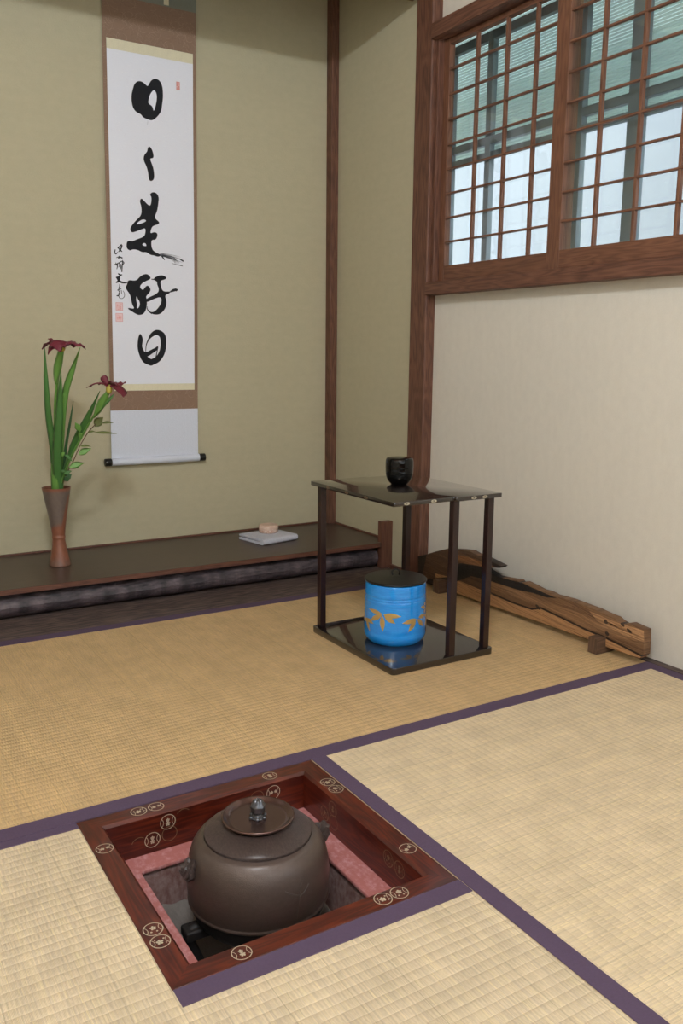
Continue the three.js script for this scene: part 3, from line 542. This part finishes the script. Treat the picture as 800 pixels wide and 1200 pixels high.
  const tex = new THREE.CanvasTexture(cv); tex.colorSpace = THREE.SRGBColorSpace;
  const bumpD = tiled(1024, 256, 211, 3, 9), bt = dataTex(1024, 256, (x, y) => .5 + .45 * bumpD(x, y) + .25 * bumpD(x * 5, y * 5), false, [1, 1]);
  for (let k = 0; k < p.count; k++) { uv[2 * k] = (p.getZ(k) - L0) / (L1 - L0); uv[2 * k + 1] = p.getY(k) / H1; }
  g.setAttribute('uv', new THREE.BufferAttribute(uv, 2)); g.computeVertexNormals();
  mesh('plank', toCreasedNormals(g, .6), std({ map: tex, bumpMap: bt, bumpScale: .002, roughness: .62 }), t);
  for (const [z, m] of [[-.146, 0], [-.782, 1]]) mesh('foot', wbox(.884 - XF, .951 - XF, .0003, .041, z - .0145 - zc, z + .0145 - zc, .0015, 0), M.footWood, t, 'dark wooden foot block');
}

// ---------------------------------------------------------------- hanging scroll
{
  const zs = ZB + .012, topY = 2.02;
  const t = thing('hanging_scroll', 'hanging scroll with bold black brush calligraphy on white paper', 'scroll', [.28, 0, zs]);
  // the scroll hangs a little askew: its centre line moves with height
  const xl = (y) => -.020 + .0175 * (y - .55), H = (yy) => yy;
  const sheet = (name, x0, x1, y0, y1, z, m, label, parent = t) => { const g = new THREE.BoxGeometry(x1 - x0, y1 - y0, .0012, 4, 24, 1).translate((x0 + x1) / 2, (y0 + y1) / 2, z), p = g.attributes.position;
    for (let k = 0; k < p.count; k++) { const y = p.getY(k), x = p.getX(k); p.setX(k, x + xl(y)); p.setZ(k, p.getZ(k) + .0014 * Math.sin(y * 7 + x * 3)); } g.computeVertexNormals(); return mesh(name, g, m, parent, label); };
  const brown = (() => { const N = 512, a = tiled(N, N, 221, 6, 6), r = rng(5); const cv = document.createElement('canvas'); cv.width = cv.height = N; const c = cv.getContext('2d'); c.fillStyle = 'rgb(140,114,95)'; c.fillRect(0, 0, N, N);
    for (let k = 0; k < 260; k++) { c.strokeStyle = r() < .5 ? 'rgba(196,170,148,.45)' : 'rgba(108,84,70,.35)'; c.lineWidth = .8 + r() * 1.6; c.beginPath(); const x = r() * N, y = r() * N, q = r() * 6.28; c.moveTo(x, y); c.quadraticCurveTo(x + 40 * Math.cos(q), y + 40 * Math.sin(q), x + 70 * Math.cos(q + .7), y + 70 * Math.sin(q + .7)); c.stroke(); }
    const tx = new THREE.CanvasTexture(cv); tx.colorSpace = THREE.SRGBColorSpace; tx.wrapS = tx.wrapT = THREE.RepeatWrapping; return tx; })();
  const silkT = mottled(231, [212, 218, 231], .06, .05, 20), silkG = mottled(236, [130, 134, 122], .06, .05, 20), goldT = mottled(241, [220, 213, 184], .08, .05, 16);
  const rep = (tx, a, b) => { const q = tx.clone(); q.repeat.set(a, b); q.needsUpdate = true; return q; };
  const mBrown = std({ map: rep(brown, 2, 8), roughness: .85 }), mSilk = std({ map: rep(silkT.col, 6, 4), roughness: .7 }), mTop = std({ map: rep(silkG.col, 6, 4), roughness: .8 }), mGold = std({ map: rep(goldT.col, 6, 1), roughness: .6 });
  sheet('mounting_cloth', -.1515, .1515, .540, 1.7930, .0000, mBrown, 'brown patterned mounting cloth');
  sheet('lower_cloth', -.1515, .1515, .372, .540, .0, mSilk, 'pale blue-grey silk');
  sheet('upper_cloth', -.1515, .1515, 1.7930, topY, .0, mTop, 'grey-green upper silk');
  sheet('gold_strip', -.1395, .1395, .604, .6255, .0012, mGold, 'pale gold brocade strip');
  sheet('gold_strip', -.1395, .1395, 1.6400, 1.6700, .0012, mGold, 'pale gold brocade strip');
  for (const s of [-1, 1]) sheet('hanging_strip', s * .052 - .008, s * .052 + .008, 1.797, topY, .0018, mGold, 'narrow gold hanging strip');
  // the paper and its brushwork
  const y0 = .6255, y1 = 1.6400, W = 560, Hh = 2036, S = W / .279;
  const cv = document.createElement('canvas'); cv.width = W; cv.height = Hh; const c = cv.getContext('2d');
  c.fillStyle = 'rgb(228,231,241)'; c.fillRect(0, 0, W, Hh);
  const r = rng(91); for (let k = 0; k < 2600; k++) { c.fillStyle = `rgba(${r() < .5 ? '255,255,255' : '214,210,222'},.22)`; c.fillRect(r() * W, r() * Hh, 1 + r() * 14, 1 + r() * 2); }
  const at = (px, py) => { const h = hit(px, py, 2, zs + .002); return [(h.x - .28 - xl(h.y) + .1395) * S, (y1 - h.y) / (y1 - y0) * Hh]; };
  const PXM = 359.8 / 1;                                              // photo pixels per metre at the scroll
  const ink = 'rgb(24,26,32)';
  const fill = (o, sc, pts, holes = []) => { c.fillStyle = ink; c.beginPath(); const ring = (q) => { const P = q.map(([x, y]) => at(o[0] + x / sc, o[1] + y / sc)); const n = P.length; for (let k = 0; k <= n; k++) { const a = P[k % n], b = P[(k + 1) % n], m = [(a[0] + b[0]) / 2, (a[1] + b[1]) / 2]; k ? c.quadraticCurveTo(a[0], a[1], m[0], m[1]) : c.moveTo(m[0], m[1]); } c.closePath(); }; ring(pts); holes.forEach(ring); c.fill('evenodd'); };
  const brush = (o, sc, pts, col = ink, alpha = 1) => { c.fillStyle = col; c.globalAlpha = alpha; const cur = new THREE.CatmullRomCurve3(pts.map(([x, y, w]) => V(x, y, w))); const n = Math.max(24, Math.round(cur.getLength() / 2)); for (let k = 0; k <= n; k++) { const q = cur.getPoint(k / n), [a, b] = at(o[0] + q.x / sc, o[1] + q.y / sc); c.beginPath(); c.arc(a, b, Math.max(.5, q.z / sc / 2 / PXM * S), 0, 7); c.fill(); } c.globalAlpha = 1; };
  // first sign
  let o = [140, 80], s = 8.567;
  fill(o, s, [[285, 182], [300, 150], [320, 120], [355, 100], [392, 113], [420, 145], [435, 200], [439, 290], [430, 350], [422, 430], [380, 487], [330, 527], [280, 512], [235, 492], [213, 457], [170, 442], [138, 402], [122, 340], [120, 270], [133, 215], [148, 160], [173, 133], [205, 126], [240, 140], [265, 165]],
    [[[347, 212], [372, 245], [377, 300], [366, 370], [345, 436], [336, 400], [326, 376], [295, 356], [288, 340], [300, 280], [320, 240]]]);
  brush(o, s, [[284, 525, 2], [283, 548, 3], [280, 572, 2]], ink, .3);
  // repeat mark
  fill(o, s, [[297, 783], [317, 798], [337, 845], [344, 903], [303, 903], [320, 950], [342, 1010], [350, 1108], [320, 1137], [293, 1122], [286, 1040], [268, 980], [243, 930], [241, 890], [256, 858], [278, 838], [282, 802]]);
  c.globalAlpha = .75; for (const [x0, x1, ya, yb] of [[570, 607, 132, 221]]) { const A = at(o[0] + x0 / s, o[1] + ya / s), B = at(o[0] + x1 / s, o[1] + yb / s); c.fillStyle = 'rgb(206,120,112)'; c.fillRect(A[0], A[1], B[0] - A[0], B[1] - A[1]); c.fillStyle = 'rgba(240,215,214,.8)'; for (let k = 0; k < 9; k++) c.fillRect(mix(A[0], B[0], r() * .8), mix(A[1], B[1], r() * .92), 4 + r() * 8, 3); } c.globalAlpha = 1;
  // third sign
  o = [130, 220]; s = 8;
  fill(o, s, [[283, 95], [320, 135], [355, 170], [374, 162], [380, 85], [360, 66], [385, 40], [425, 48], [449, 88], [442, 150], [432, 220], [402, 283], [452, 320], [447, 342], [390, 358], [375, 385], [365, 432], [400, 416], [432, 423], [434, 455], [417, 490], [380, 487], [375, 530], [385, 583], [420, 608], [475, 632], [440, 650], [400, 634], [370, 632], [330, 602], [290, 607], [250, 582], [200, 577], [178, 592], [143, 567], [146, 508], [168, 496], [195, 506], [230, 488], [310, 460], [322, 420], [322, 376], [280, 392], [230, 412], [193, 421], [178, 395], [183, 368], [230, 308], [285, 260], [285, 180], [266, 125]],
    [[[297, 290], [232, 338], [250, 347], [342, 314]], [[311, 514], [284, 536], [331, 553], [329, 530]]]);
  for (let k = 0; k < 26; k++) { const f = r(); brush(o, s, [[430 + 60 * r(), 612 + 30 * f, 5], [540 + 60 * r(), 632 + 48 * f, 4], [600 + 78 * r(), 648 + 82 * f, 2]], ink, .12 + .2 * r()); }
  brush(o, s, [[640, 668, 8], [675, 688, 12]], ink, .7); brush(o, s, [[570, 710, 4], [620, 722, 5], [668, 734, 7]], ink, .55); brush(o, s, [[475, 640, 14], [500, 676, 8]], ink, .35);
  // fourth sign
  o = [130, 310];
  fill(o, s, [[158, 142], [235, 155], [270, 113], [310, 90], [347, 90], [378, 130], [340, 150], [295, 170], [265, 210], [300, 245], [325, 203], [350, 196], [372, 230], [366, 256], [325, 300], [336, 320], [337, 400], [312, 462], [260, 477], [215, 452], [155, 413], [168, 406], [225, 418], [195, 370], [184, 290], [153, 245], [134, 215], [153, 185]], [[[240, 290], [234, 330], [246, 372], [240, 410], [256, 412], [272, 380], [268, 345], [250, 320]]]);
  fill(o, s, [[392, 140], [420, 113], [480, 96], [527, 125], [500, 142], [462, 150], [466, 200], [485, 256], [555, 252], [548, 272], [502, 286], [522, 340], [517, 400], [476, 457], [430, 472], [380, 463], [340, 432], [333, 398], [358, 440], [400, 450], [450, 400], [475, 350], [470, 300], [400, 322], [345, 352], [322, 346], [328, 320], [440, 270], [450, 228], [430, 185], [433, 160]]);
  brush(o, s, [[340, 395, 4], [345, 430, 4], [380, 460, 8]]); brush(o, s, [[550, 258, 10], [590, 240, 26], [618, 238, 16]], ink, .3); brush(o, s, [[600, 225, 6], [620, 236, 10], [610, 250, 6]], ink, .5); brush(o, s, [[380, 138, 6], [400, 140, 8]], ink, .6);
  // fifth sign
  brush(o, s, [[275, 660, 18], [277, 700, 44], [272, 770, 44], [290, 830, 56], [325, 890, 66], [375, 918, 58]]);
  brush(o, s, [[326, 812, 5], [333, 750, 8], [355, 700, 14], [385, 660, 34], [430, 636, 46], [480, 665, 58], [492, 740, 56], [480, 820, 56], [440, 885, 56], [375, 920, 56]]);
  brush(o, s, [[300, 840, 50], [345, 838, 40], [385, 815, 34], [425, 790, 26], [437, 770, 8]]); brush(o, s, [[440, 775, 8], [430, 830, 8], [420, 880, 10]], ink, .8);
  // signature column
  o = [125, 270]; s = 10;
  for (const q of [[[172, 165, 9], [150, 190, 14], [128, 208, 8]], [[178, 178, 12], [165, 215, 14], [138, 250, 8]], [[98, 228, 10], [92, 262, 12], [108, 275, 10], [128, 255, 5]], [[138, 212, 10], [158, 232, 16], [176, 248, 9]], [[112, 320, 5], [145, 310, 10], [178, 322, 14]], [[150, 300, 8], [138, 328, 12]], [[88, 402, 8], [112, 398, 12], [138, 385, 7]], [[105, 380, 6], [112, 410, 6]], [[122, 385, 8], [124, 420, 10], [118, 452, 6]], [[140, 375, 8], [150, 405, 9], [140, 430, 6]], [[150, 378, 7], [176, 362, 9], [200, 378, 10], [188, 400, 8]], [[166, 395, 8], [166, 430, 10], [160, 455, 6]], [[186, 350, 7], [182, 400, 10], [176, 482, 12]], [[136, 508, 12], [156, 522, 16], [176, 520, 10]], [[115, 552, 16], [140, 548, 20], [165, 520, 10]], [[112, 610, 12], [135, 596, 22], [150, 560, 18]], [[122, 556, 20], [148, 594, 24], [190, 612, 18], [236, 614, 8]], [[150, 635, 8], [152, 660, 14], [140, 682, 8]], [[128, 700, 8], [150, 690, 10], [172, 678, 6]], [[140, 705, 9], [150, 725, 9], [138, 745, 8]], [[120, 765, 10], [138, 762, 12], [150, 740, 6]], [[140, 770, 8], [152, 792, 6], [180, 798, 5], [206, 775, 6], [206, 735, 5], [192, 708, 4]], [[170, 700, 6], [175, 740, 6]]]) brush(o, s, q);
  for (const [x0, x1, ya, yb] of [[108, 188, 845, 938], [108, 188, 972, 1066]]) { const A = at(o[0] + x0 / s, o[1] + ya / s), B = at(o[0] + x1 / s, o[1] + yb / s); c.globalAlpha = .8; c.fillStyle = 'rgb(232,196,196)'; c.fillRect(A[0], A[1], B[0] - A[0], B[1] - A[1]); c.strokeStyle = 'rgb(214,140,138)'; c.lineWidth = 3; c.strokeRect(A[0], A[1], B[0] - A[0], B[1] - A[1]); c.fillStyle = 'rgba(222,140,138,.75)'; for (let k = 0; k < 7; k++) { c.fillRect(mix(A[0], B[0], .12 + .6 * r()), mix(A[1], B[1], .1 + .75 * r()), 6 + r() * 10, 3); c.fillRect(mix(A[0], B[0], .12 + .7 * r()), mix(A[1], B[1], .1 + .5 * r()), 3, 8 + r() * 14); } c.globalAlpha = 1; }
  const tex = new THREE.CanvasTexture(cv); tex.colorSpace = THREE.SRGBColorSpace;
  // paper: a thin sheet whose front carries the writing
  const g = new THREE.PlaneGeometry(.279, y1 - y0, 4, 40).translate(0, (y0 + y1) / 2, .0020), p = g.attributes.position;
  for (let k = 0; k < p.count; k++) { const y = p.getY(k), x = p.getX(k); p.setX(k, x + xl(y)); p.setZ(k, p.getZ(k) + .0014 * Math.sin(y * 7 + x * 3)); } g.computeVertexNormals();
  mesh('paper', g, std({ map: tex, roughness: .9 }), t, 'white paper with black brush writing and red seals');
  const rod = mesh('roller', new THREE.CylinderGeometry(.0125, .0125, .305, 32).rotateZ(Math.PI / 2).translate(xl(.372), .372, .004), mSilk, t, 'silk-wrapped roller');
  for (const s2 of [-1, 1]) mesh('roller_knob', lathe([[0, 0], [.0112, 0], [.0125, .0015], [.0125, .021], [.0112, .0225], [0, .0225]], 28).rotateZ(-s2 * Math.PI / 2).translate(xl(.372) + s2 * .1525, .372, .004), M.blackHorn, rod, 'black roller end');
  mesh('top_rod', new THREE.CylinderGeometry(.006, .006, .303, 16).rotateZ(Math.PI / 2).translate(xl(topY), topY + .004, .0), mTop, t);
  mesh('hanging_cord', new THREE.TubeGeometry(new THREE.CatmullRomCurve3([V(-.05 + xl(topY), topY + .008, 0), V(xl(topY), topY + .07, -.004), V(.05 + xl(topY), topY + .008, 0)]), 20, .0016, 6), mBrown, t);
}

// ---------------------------------------------------------------- vase with irises
const VX = -.12, VZ = -1.335, VY = .0922;
{
  const t = thing('flower_vase', 'slender waisted stoneware vase standing on the alcove board', 'vase', [VX, VY, VZ]);
  const prof = smooth([[.0295, 0], [.0312, .004], [.0270, .025], [.0215, .055], [.0186, .078], [.0192, .083], [.0200, .0875], [.0190, .092], [.0190, .097], [.0225, .125], [.0290, .165], [.0360, .205], [.0412, .235], [.0415, .238]], 90);
  const nP = prof.length + 6, g = lathe([[0, .0], ...prof, [.0395, .2385], [.033, .205], [.026, .165], [.018, .12], [0, .11]], 72);
  // grey ash glaze above, bare red clay below, meeting in a ragged line; worn grey patch on the foot
  const p = g.attributes.position, col = [];
  for (let k = 0; k < p.count; k++) { const y = p.getY(k), x = p.getX(k), z = p.getZ(k), a = Math.atan2(z, x), n = n3(x * 40, y * 18, z * 40), inside = k % nP > prof.length;
    let s = clamp((y - .112 - .010 * n - .10 * Math.pow(clamp(Math.cos(a - .62)), 9)) / .012); if (y > .226) s *= 1 - clamp((y - .226) / .008);
    const foot = clamp((.028 - y + .012 * n) / .02) * .5;
    const red = [.235, .085, .045], grey = [.145, .112, .095], w = clamp(s + foot); const v = 1 + .12 * n3(x * 90, y * 60, z * 90);
    for (let q = 0; q < 3; q++) col.push((inside ? red[q] * .9 : mix(red[q], grey[q], w)) * v); }
  g.setAttribute('color', new THREE.Float32BufferAttribute(col, 3));
  mesh('body', g, phys({ vertexColors: true, roughness: .42, clearcoat: .35, clearcoatRoughness: .3 }), t);
}
// blades: lens-shaped strips swept along a curve
function blade(pts, widths, thick, side, fold = 0, n = 22) {
  const cur = new THREE.CatmullRomCurve3(pts), pos = [], idx = [];
  for (let k = 0; k <= n; k++) {
    const s = k / n, q = cur.getPoint(s), tg = cur.getTangent(s); const sd = side.clone().addScaledVector(tg, -side.dot(tg)).normalize(), nm = new THREE.Vector3().crossVectors(tg, sd).normalize();
    const f = s * (widths.length - 1), i = Math.min(widths.length - 2, Math.floor(f)), w = mix(widths[i], widths[i + 1], f - i) / 2, th = thick * Math.min(1, w * 200);
    for (const [a, b] of [[-1, 0], [-.5, .7], [0, 1], [.5, .7], [1, 0], [.5, -.7], [0, -1], [-.5, -.7]]) { const P = q.clone().addScaledVector(sd, a * w).addScaledVector(nm, b * th + fold * a * a * w); pos.push(P.x, P.y, P.z); }
  }
  for (let k = 0; k < n; k++) for (let j = 0; j < 8; j++) { const a = k * 8 + j, b = k * 8 + (j + 1) % 8; idx.push(a, b, a + 8, b, b + 8, a + 8); }
  const g = new THREE.BufferGeometry(); g.setAttribute('position', new THREE.Float32BufferAttribute(pos, 3)); g.setIndex(idx); g.computeVertexNormals(); return g;
}
const tube = (pts, r, n = 24) => new THREE.TubeGeometry(new THREE.CatmullRomCurve3(pts), n, r, 8);
M.leaf = phys({ color: lin(.075, .215, .050), roughness: .5, transmission: .12, thickness: 0 });
M.leafBright = phys({ color: lin(.16, .36, .07), roughness: .5, transmission: .15, thickness: 0 });
M.leafDark = phys({ color: lin(.045, .125, .045), roughness: .5 });
M.leafOlive = phys({ color: lin(.14, .17, .045), roughness: .5, transmission: .1, thickness: 0 });
M.twig = std({ color: lin(.16, .10, .06), roughness: .8 });
M.petal = phys({ color: lin(.16, .014, .030), roughness: .6, sheen: .4, sheenColor: lin(.3, .05, .08), transmission: .12, thickness: 0 });
M.petalYellow = phys({ color: lin(.42, .36, .06), roughness: .6 });
{
  const zM = VZ, D = (z1, s) => mix(zM, z1, s);
  const q = (x, y, z) => hit(x, y, 2, z);
  const acr = RIGHT.clone();
  const path = (list, z1) => list.map(([x, y], k) => q(x, y, D(z1, Math.pow(k / (list.length - 1), 1.1))));
  const S = 1 / 385;
  // ---- upright iris
  {
    const t = thing('iris', 'taller upright dark red iris with long green leaves in the vase', 'iris', [VX, VY + .12, VZ], 'irises in the vase'); const off = t.position.clone();
    const add = (n, g, m, l, par = t) => { if (par === t) g.translate(-off.x, -off.y, -off.z); return mesh(n, g, m, par, l); };
    const z1 = -1.19, base = V(VX + .002, VY + .125, VZ);
    add('stem', tube([base, ...path([[67.5, 572], [65, 520], [65, 470], [68, 440], [71, 415]], z1)], .0042), M.leafBright, 'green stem');
    add('bud_sheath', blade([q(65.2, 450, D(z1, .68)), q(66.5, 436, D(z1, .78)), q(68.8, 424, D(z1, .9)), q(71.5, 411, z1)], [.006, .018, .023, .021, .016], .008, acr), M.leafBright, 'swollen green sheath');
    const lv = (pts, w, z, m, th = .0012) => add('leaf', blade([V(VX, VY + .135, VZ), ...path(pts, z)], w.map((v) => v * S), th, acr, .08, 30), m);
    lv([[65, 570], [62, 525], [57, 490], [54, 450], [52, 404]], [3, 6, 8, 8, 7, 5, .5], -1.23, M.leaf);
    lv([[68, 572], [67, 530], [69.5, 480], [71.5, 434]], [6, 10, 11.5, 11, 9.5, 6, .6], -1.20, M.leaf, .0022);
    lv([[64.5, 572], [64, 530], [66, 490], [68, 456]], [5, 9, 9, 8, 6, 4, .6], -1.27, M.leafBright, .0015);
    lv([[70, 565], [73, 510], [77, 458], [86, 430], [94, 407]], [2, 4, 5, 5, 7.5, 7, 3.5, .5], -1.22, M.leafBright);
    lv([[73, 562], [77, 525], [82, 495], [86, 470]], [3, 3.4, 3.4, 2.8, .5], -1.27, M.leafDark);
    // flower seen edge on: three broad falls spread flat, three small standards
    const c = q(72.5, 404, z1);
    const fl = add('flower', (() => { const g = new THREE.SphereGeometry(.009, 16, 12); g.scale(1, 1.2, 1); g.translate(c.x, c.y - .008, c.z); return g; })(), M.petalYellow, 'yellow-green flower throat'); 
    const petal = (dx, dz, droop, L, w, rise = .012) => { const d = RIGHT.clone().multiplyScalar(dx).add(V(FWD.x, 0, FWD.z).normalize().multiplyScalar(dz)); d.y = 0; d.normalize(); const sd = new THREE.Vector3().crossVectors(d, V(0, 1, 0)); const B = c.clone().add(V(0, -.004, 0));
      const g = blade([B, B.clone().addScaledVector(d, L * .35).add(V(0, rise, 0)), B.clone().addScaledVector(d, L * .75).add(V(0, rise * .7 - droop * .3, 0)), B.clone().addScaledVector(d, L).add(V(0, -droop, 0))], [.010, .024, w * 1.25, w * 1.4, w * 1.25, w * .7, .006], .0016, sd, .16, 18); const p = g.attributes.position; for (let k = 0; k < p.count; k++) p.setY(k, p.getY(k) + .006 * n3(p.getX(k) * 60, p.getY(k) * 60, p.getZ(k) * 60)); g.computeVertexNormals(); g.translate(-off.x, -off.y, -off.z); mesh('petal', g, M.petal, fl, 'dark wine-red petal'); };
    petal(-1, .1, .006, .058, .036); petal(1, -.15, .004, .068, .040, .010); petal(.1, -1, .014, .056, .040); petal(-.5, .9, .0, .05, .034, .012); petal(.6, .85, .002, .05, .034, .012); petal(-.6, -.8, .02, .045, .024, .006);
    petal(-.75, .3, -.022, .046, .012, .014);
  }
  // ---- leaning iris
  {
    const t = thing('iris', 'dark red iris leaning out towards the scroll with one narrow leaf', 'iris', [VX + .004, VY + .12, VZ], 'irises in the vase'); const off = t.position.clone();
    const add = (n, g, m, l) => { g.translate(-off.x, -off.y, -off.z); return mesh(n, g, m, t, l); };
    const z1 = -1.02, base = V(VX + .006, VY + .13, VZ);
    add('stem', tube([base, ...path([[71, 571], [80, 543], [95, 513], [110, 487], [120, 470], [126, 456]], z1)], .0030), M.leafBright, 'green stem');
    add('bud_sheath', blade([q(110, 489, -1.10), q(116, 478, -1.07), q(122, 467, -1.045), q(128, 458, -1.03)], [.006, .020, .024, .018, .006], .007, RIGHT.clone().multiplyScalar(.8).add(UP.clone().multiplyScalar(-.5))), M.leafBright, 'swollen green sheath');
    add('bud_sheath', blade([q(113, 486, -1.085), q(122, 474, -1.05), q(130, 466, -1.035), q(134, 461, -1.03)], [.003, .010, .010, .006, .001], .002, RIGHT.clone().multiplyScalar(.8).add(UP.clone().multiplyScalar(-.5))), M.leaf, 'pointed green bract');
    add('leaf', blade([V(VX + .005, VY + .135, VZ), ...path([[71, 570], [84, 528], [96, 503], [108, 478], [117, 458]], -1.12)], [3, 3, 4, 8.5, 9.5, 6.5, 3, .4].map((v) => v * S), .0012, RIGHT.clone().multiplyScalar(.9).add(UP.clone().multiplyScalar(-.4)), .08, 30), M.leaf);
    const c = q(127.5, 451, z1);
    const fl = add('flower', (() => { const g = new THREE.SphereGeometry(.0085, 16, 12); g.scale(1, 1.5, 1); g.translate(c.x, c.y - .011, c.z); return g; })(), M.petalYellow, 'yellow-green flower throat');
    const petal = (list, w, side) => { const P = list.map(([x, y, dz]) => q(x, y, z1 + dz)); const g = blade(P, w, .0012, side, .10, 18), p = g.attributes.position; for (let k = 0; k < p.count; k++) p.setY(k, p.getY(k) + .003 * n3(p.getX(k) * 60, p.getY(k) * 60, p.getZ(k) * 60)); g.computeVertexNormals(); g.translate(-off.x, -off.y, -off.z); mesh('petal', g, M.petal, fl, 'dark wine-red petal'); };
    const back = V(FWD.x, 0, FWD.z).normalize();
    petal([[127, 452, 0], [119, 449, .005], [110, 450, .012], [101, 454.5, .018]], [.012, .024, .026, .018, .003], back);
    petal([[126, 451, 0], [123.5, 447, -.004], [121, 442.5, -.008], [119.5, 440.5, -.010]], [.010, .016, .020, .018, .012], RIGHT);
    petal([[128, 451, 0], [134, 451.5, .006], [140, 456.5, .014], [146.5, 463.5, .018]], [.012, .026, .034, .036, .028], back.clone().multiplyScalar(.8).add(UP.clone().multiplyScalar(.5)));
    petal([[129, 451, 0], [136, 451, -.01], [142, 449.5, -.02], [147, 447.5, -.03]], [.010, .012, .011, .008, .003], UP.clone().add(back));
    petal([[126, 452, 0], [128, 448.5, .008], [133, 448.5, .015], [137, 451.5, .02]], [.012, .020, .022, .018, .010], back);
    petal([[127, 451, 0], [124, 449, -.02], [120, 448.5, -.035], [117, 450, -.05]], [.012, .022, .026, .022, .008], RIGHT.clone().add(back));
  }
  // ---- small leafy twig
  {
    const t = thing('leafy_twig', 'thin twig with small round green leaves tucked into the vase', 'twig', [VX + .008, VY + .12, VZ]); const off = t.position.clone();
    const add = (n, g, m, l) => { g.translate(-off.x, -off.y, -off.z); return mesh(n, g, m, t, l); };
    const z1 = -1.12; const base = V(VX + .009, VY + .13, VZ);
    add('stem', tube([base, ...path([[73, 570], [78, 555], [86, 540], [93, 524], [103, 507], [112, 497]], z1)], .0013), M.twig, 'thin brown stem');
    add('stem', tube([base, ...path([[74, 570], [76, 558], [80, 548], [86, 545]], -1.24)], .0011), M.leafBright);
    const lf = (x0, y0, x1, y1, w, s, m, tilt = 0) => { const z = D(z1, s), a = q(x0, y0, z), b = q(x1, y1, z + .008); const mid = a.clone().lerp(b, .5).add(V(0, .002, 0)); const dir = b.clone().sub(a).normalize(); const sd = new THREE.Vector3().crossVectors(dir, FWD).normalize().multiplyScalar(1 - tilt).addScaledVector(V(FWD.x, 0, FWD.z), tilt);
      add('leaf', blade([a, mid, b], [.001, w * .75, w, w * .8, w * .4, .0008].map((v) => v * S * (v === .001 || v === .0008 ? 300 : 1)), .0007, sd, .10, 12), m); };
    lf(111, 500, 121, 489, 10.5, .97, M.leafOlive); lf(119, 496, 133, 495.5, 4, 1, M.leafOlive, .5); lf(110, 507, 137, 508.5, 3.6, .9, M.leafOlive, .4); lf(103, 507, 112, 506, 3, .88, M.leafOlive, .4);
    lf(92, 533, 107, 525.5, 7.5, .7, M.leafBright); lf(94, 523, 107, 523.5, 3.4, .75, M.leafOlive, .4);
    lf(81, 548, 99, 542.5, 7.5, .45, M.leafBright); lf(84, 549, 94, 548.5, 3.4, .45, M.leafOlive, .4);
    lf(94, 506, 88, 495, 7.5, .55, M.leafBright); lf(96, 514, 92, 506, 6, .55, M.leafBright);
    lf(76, 533, 85, 541, 4, .35, M.leaf); lf(78, 561, 84, 556, 7, .2, M.leafDark); lf(80, 564, 75, 559, 7, .2, M.leafDark); lf(75, 556, 84, 552, 6, .2, M.leaf); lf(71, 552, 78, 554, 4, .15, M.leaf); lf(72, 535, 76, 530, 5, .25, M.leafBright);
  }
}

// ---------------------------------------------------------------- folded cloth and incense box
{
  const t = thing('folded_cloth', 'small silvery grey folded cloth lying on the alcove board', 'cloth', [.594, .0923, -1.358]);
  const cl = mottled(251, [204, 207, 220], .16, .03, 20), m = std({ map: cl.col, bumpMap: cl.bump, bumpScale: .0004, roughness: .75 });
  // cross-section of a cloth folded double along its near edge, swept sideways
  const sec = new THREE.Shape(); const d = .068, h = .0185;
  sec.moveTo(-d, 0); sec.lineTo(d - .006, 0); sec.quadraticCurveTo(d + .004, 0, d + .004, h / 2); sec.quadraticCurveTo(d + .004, h, d - .006, h); sec.lineTo(-d + .002, h - .001); sec.quadraticCurveTo(-d - .003, h - .004, -d + .002, h - .0062); sec.lineTo(d - .014, .0112); sec.lineTo(d - .014, .0082); sec.lineTo(-d, .0062); sec.quadraticCurveTo(-d - .004, .003, -d, 0);
  const g = new THREE.ExtrudeGeometry(sec, { depth: .146, bevelEnabled: true, bevelThickness: .0015, bevelSize: .0008, bevelSegments: 2, curveSegments: 8 }); g.translate(0, .0008, -.073); g.rotateY(-Math.PI / 2);
  const o = mesh('folded_layers', uvm(g), m, t); o.rotation.y = .19;
  const k = thing('incense_box', 'tiny round pink and cream incense box on the folded cloth', 'incense box', [.6085, .1115, -1.385]); k.scale.set(1.14, 1, 1.14);
  const speck = (base, spot, seed) => { const N = 128, a = tiled(N, N, seed, 5, 5), b = tiled(N, N, seed + 2, 12, 12); return std({ map: dataTex(N, N, (x, y) => { const s = clamp((a(x, y) + .5 * b(x, y)) * 2.4); return base.map((q, j) => mix(q, spot[j], s) / 255); }, true), roughness: .5 }); };
  mesh('base', lathe(smooth([[0, 0], [.024, 0], [.0285, .003], [.0292, .009], [.0288, .0125]], 20), 48), speck([224, 206, 192], [176, 112, 84], 261), k, 'cream base flecked with brown');
  mesh('lid', lathe([[.0288, .0127], ...smooth([[.0298, .0135], [.0300, .020], [.0282, .0265], [.022, .0285], [0, .0292]], 20)], 48), speck([212, 178, 158], [232, 214, 200], 271), k, 'pink mottled lid');
}

renderer.render(scene, camera);
